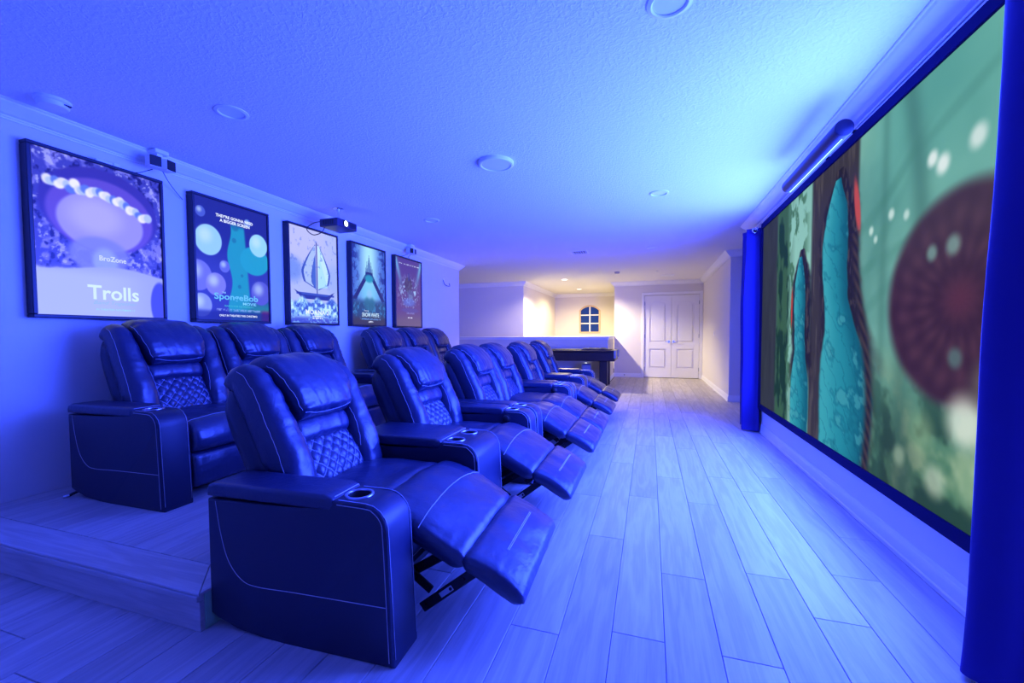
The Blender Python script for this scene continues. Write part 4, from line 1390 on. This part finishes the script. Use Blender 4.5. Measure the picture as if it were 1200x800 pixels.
for k in range(5):
    MB().box(-.07 + .03 * k, -.05 + .03 * k, -.168, -.1655, -.22, -.17).obj('vent_slot', BLACK, body)
cb = tube_mesh('projector_cable', [catmull([(-3.50, 3.90, 2.48), (-3.56, 3.83, 2.45), (-3.62, 3.79, 2.38), (-3.60, 3.86, 2.33), (-3.52, 3.90, 2.36), (-3.49, 3.93, 2.44)], 36),
                                   ], .005, 6)
cb = link('cable', cb, BLACK, pr); cb.location = (3.42, -4.06, -H)
# twin cube speakers on the crown moulding
def cube_speaker(y, label, wires, grp):
    e = empty('cube_speaker', (XL + .13, y, H - .105), label, 'speaker', grp)
    MB().box(-.06, .05, -.05, .05, .075, .104, bevel=.004).box(-.02, .02, -.02, .02, .03, .08).obj('bracket', WHITEP, e)
    for k, (yy, a) in enumerate(((-.047, -14), (.047, 12))):
        mtx = Matrix.Translation((0.02, yy, 0)) @ Matrix.Rotation(rad(a), 4, 'Z')
        MB().box(-.042, .040, -.040, .040, -.042, .042, bevel=.006, mtx=mtx).obj('speaker_cube', WHITEP if k == 0 else WHITEP, e)
        MB().box(.0402, .046, -.037, .037, -.039, .039, bevel=.003, mtx=mtx).obj('grille', BLACK, e)
    for w in wires:
        link('speaker_wire', tube_mesh('speaker_wire', [catmull(w, 24)], .0028, 5), BLACK, e)
cube_speaker(2.36, 'twin cube speaker on the molding between the first and second posters',
             [[(-.02, -.03, -.045), (-.05, -.05, -.06), (-.08, -.08, -.08), (-.09, -.11, -.092)],
              [(-.0, .03, -.045), (-.05, .10, -.09), (-.09, .17, -.13), (-.11, .25, -.19)]], 'twin cube speakers')
cube_speaker(6.05, 'twin cube speaker on the molding above the fifth poster',
             [[(-.02, -.03, -.045), (-.05, -.08, -.07), (-.07, -.14, -.095)], [(-.02, .03, -.045), (-.05, .06, -.06), (-.06, .03, -.08), (-.06, .07, -.095)]], 'twin cube speakers')
# small bracket on the bare wall past the last poster
e = empty('wall_bracket', (XL, 7.45, 2.20), 'small bare wire bracket on the wall past the last poster', 'bracket')
MB().box(.001, .008, -.03, .03, -.02, .10, bevel=.002).obj('plate', WHITEP, e)
link('wire_loop', tube_mesh('wire_loop', [catmull([(.008, -.02, .07), (.03, -.02, .0), (.05, .04, -.035), (.05, .16, -.035), (.04, .19, -.01), (.03, .18, .03)], 24)], .006, 6), mat('dull_blue_metal', (0.10, 0.10, 0.16), 0.4, metal=.6), e)
# little white gadget on top of the first poster
e = empty('light_driver', (XL, 2.05, 2.455), 'small white gadget resting on top of the first poster frame', 'gadget')
MB().box(.012, .055, -.05, .05, .001, .022, bevel=.004).obj('case', WHITEP, e)
MB().box(.02, .05, .055, .10, .001, .030, bevel=.005).obj('plug_block', WHITEP, e)

# ================================================================== GAME TABLE BY THE HALF WALL
TY0, TY1, TX0, TX1 = 9.60, 10.58, -3.30, -.735
t = empty('game_table', ((TX0 + TX1) / 2, (TY0 + TY1) / 2, 0), 'dark wooden game table standing in front of the half wall', 'table')
hx_, hy_ = (TX1 - TX0) / 2, (TY1 - TY0) / 2
MB().box(-hx_, hx_, -hy_, hy_, .60, .80, bevel=.012).obj('apron', TABLEW, t)
rl = MB()
rl.box(-hx_ - .01, hx_ + .01, -hy_ - .01, -hy_ + .11, .80, .845, bevel=.01)
rl.box(-hx_ - .01, hx_ + .01, hy_ - .11, hy_ + .01, .80, .845, bevel=.01)
rl.box(-hx_ - .01, -hx_ + .11, -hy_ + .11, hy_ - .11, .80, .845, bevel=.01)
rl.box(hx_ - .11, hx_ + .01, -hy_ + .11, hy_ - .11, .80, .845, bevel=.01)
rl.obj('rail', TABLEW, t)
MB().box(-hx_ + .11, hx_ - .11, -hy_ + .11, hy_ - .11, .80, .815).obj('bed_cloth', mat('dark_felt', (0.03, 0.04, 0.10), 0.95), t)
for sx in (-1, 1):
    for sy in (-1, 1):
        MB().box(sx * (hx_ - .26) - .09, sx * (hx_ - .26) + .09, sy * (hy_ - .2) - .09, sy * (hy_ - .2) + .09, 0, .60, bevel=.01).obj('leg', TABLEW, t)
        MB().box(sx * (hx_ + .004) - .03, sx * (hx_ + .004) + .03, sy * (hy_ - .04) - .055, sy * (hy_ - .04) + .055, .66, .85, bevel=.012).obj('corner_cap', GREYM, t)
cl = MB()
rs = random.Random(3)
vs, fs = [], []
nu_, nv_ = 26, 14
for j in range(nv_):
    for i in range(nu_):
        a, b = i / (nu_ - 1), j / (nv_ - 1)
        ed = min(a, 1 - a, b, 1 - b)
        z = .847 + .035 * min(1, ed * 7) + .03 * nz(a * 6, b * 5, 2) * min(1, ed * 8)
        vs.append((-1.55 + .70 * a, 9.66 + .32 * b, max(.8465, z)))
for j in range(nv_ - 1):
    for i in range(nu_ - 1):
        k = j * nu_ + i
        fs.append((k, k + 1, k + nu_ + 1, k + nu_))
ring = [i for i in range(nu_)] + [j * nu_ + nu_ - 1 for j in range(1, nv_)] + [(nv_ - 1) * nu_ + i for i in range(nu_ - 2, -1, -1)] + [j * nu_ for j in range(nv_ - 2, 0, -1)]
fs.append(tuple(ring[::-1]))
o = link('folded_cloth', me_from('folded_cloth', vs, fs), mat('dark_cloth', (0.02, 0.02, 0.05), 0.9))
tag(o, 'rumpled dark cloth lying on the end of the game table', 'cloth')
# lamp and grey bin under the table
nl = empty('night_light', (-1.515, HY - .013, .45), 'small glowing plug in light on the half wall under the table', 'light')
MB().box(-.035, .035, -.012, .012, -.06, .06, bevel=.004).obj('plate', WHITEP, nl)
MB().lathe([(.045, 0), (.047, .015), (.036, .035), (.001, .044)], (0, -.013, 0), 20, Matrix.Rotation(rad(90), 4, 'X')).obj('bulb_cover', mat('glowing_cover', (1, 1, 1), .4, emit=(.95, 1, .92), estr=1.5), nl, sm=True)
gb = empty('grey_bin', (-1.42, 10.05, 0), 'grey round cornered bin standing under the game table', 'bin')
MB().box(-.11, .11, -.10, .10, 0, .50, bevel=.04, seg=3).obj('body', mat('grey_shell', (0.30, 0.30, 0.36), 0.5), gb, sm=True)
MB().box(-.105, .105, -.095, .095, .50, .515, bevel=.006).obj('lid', GREYM, gb)
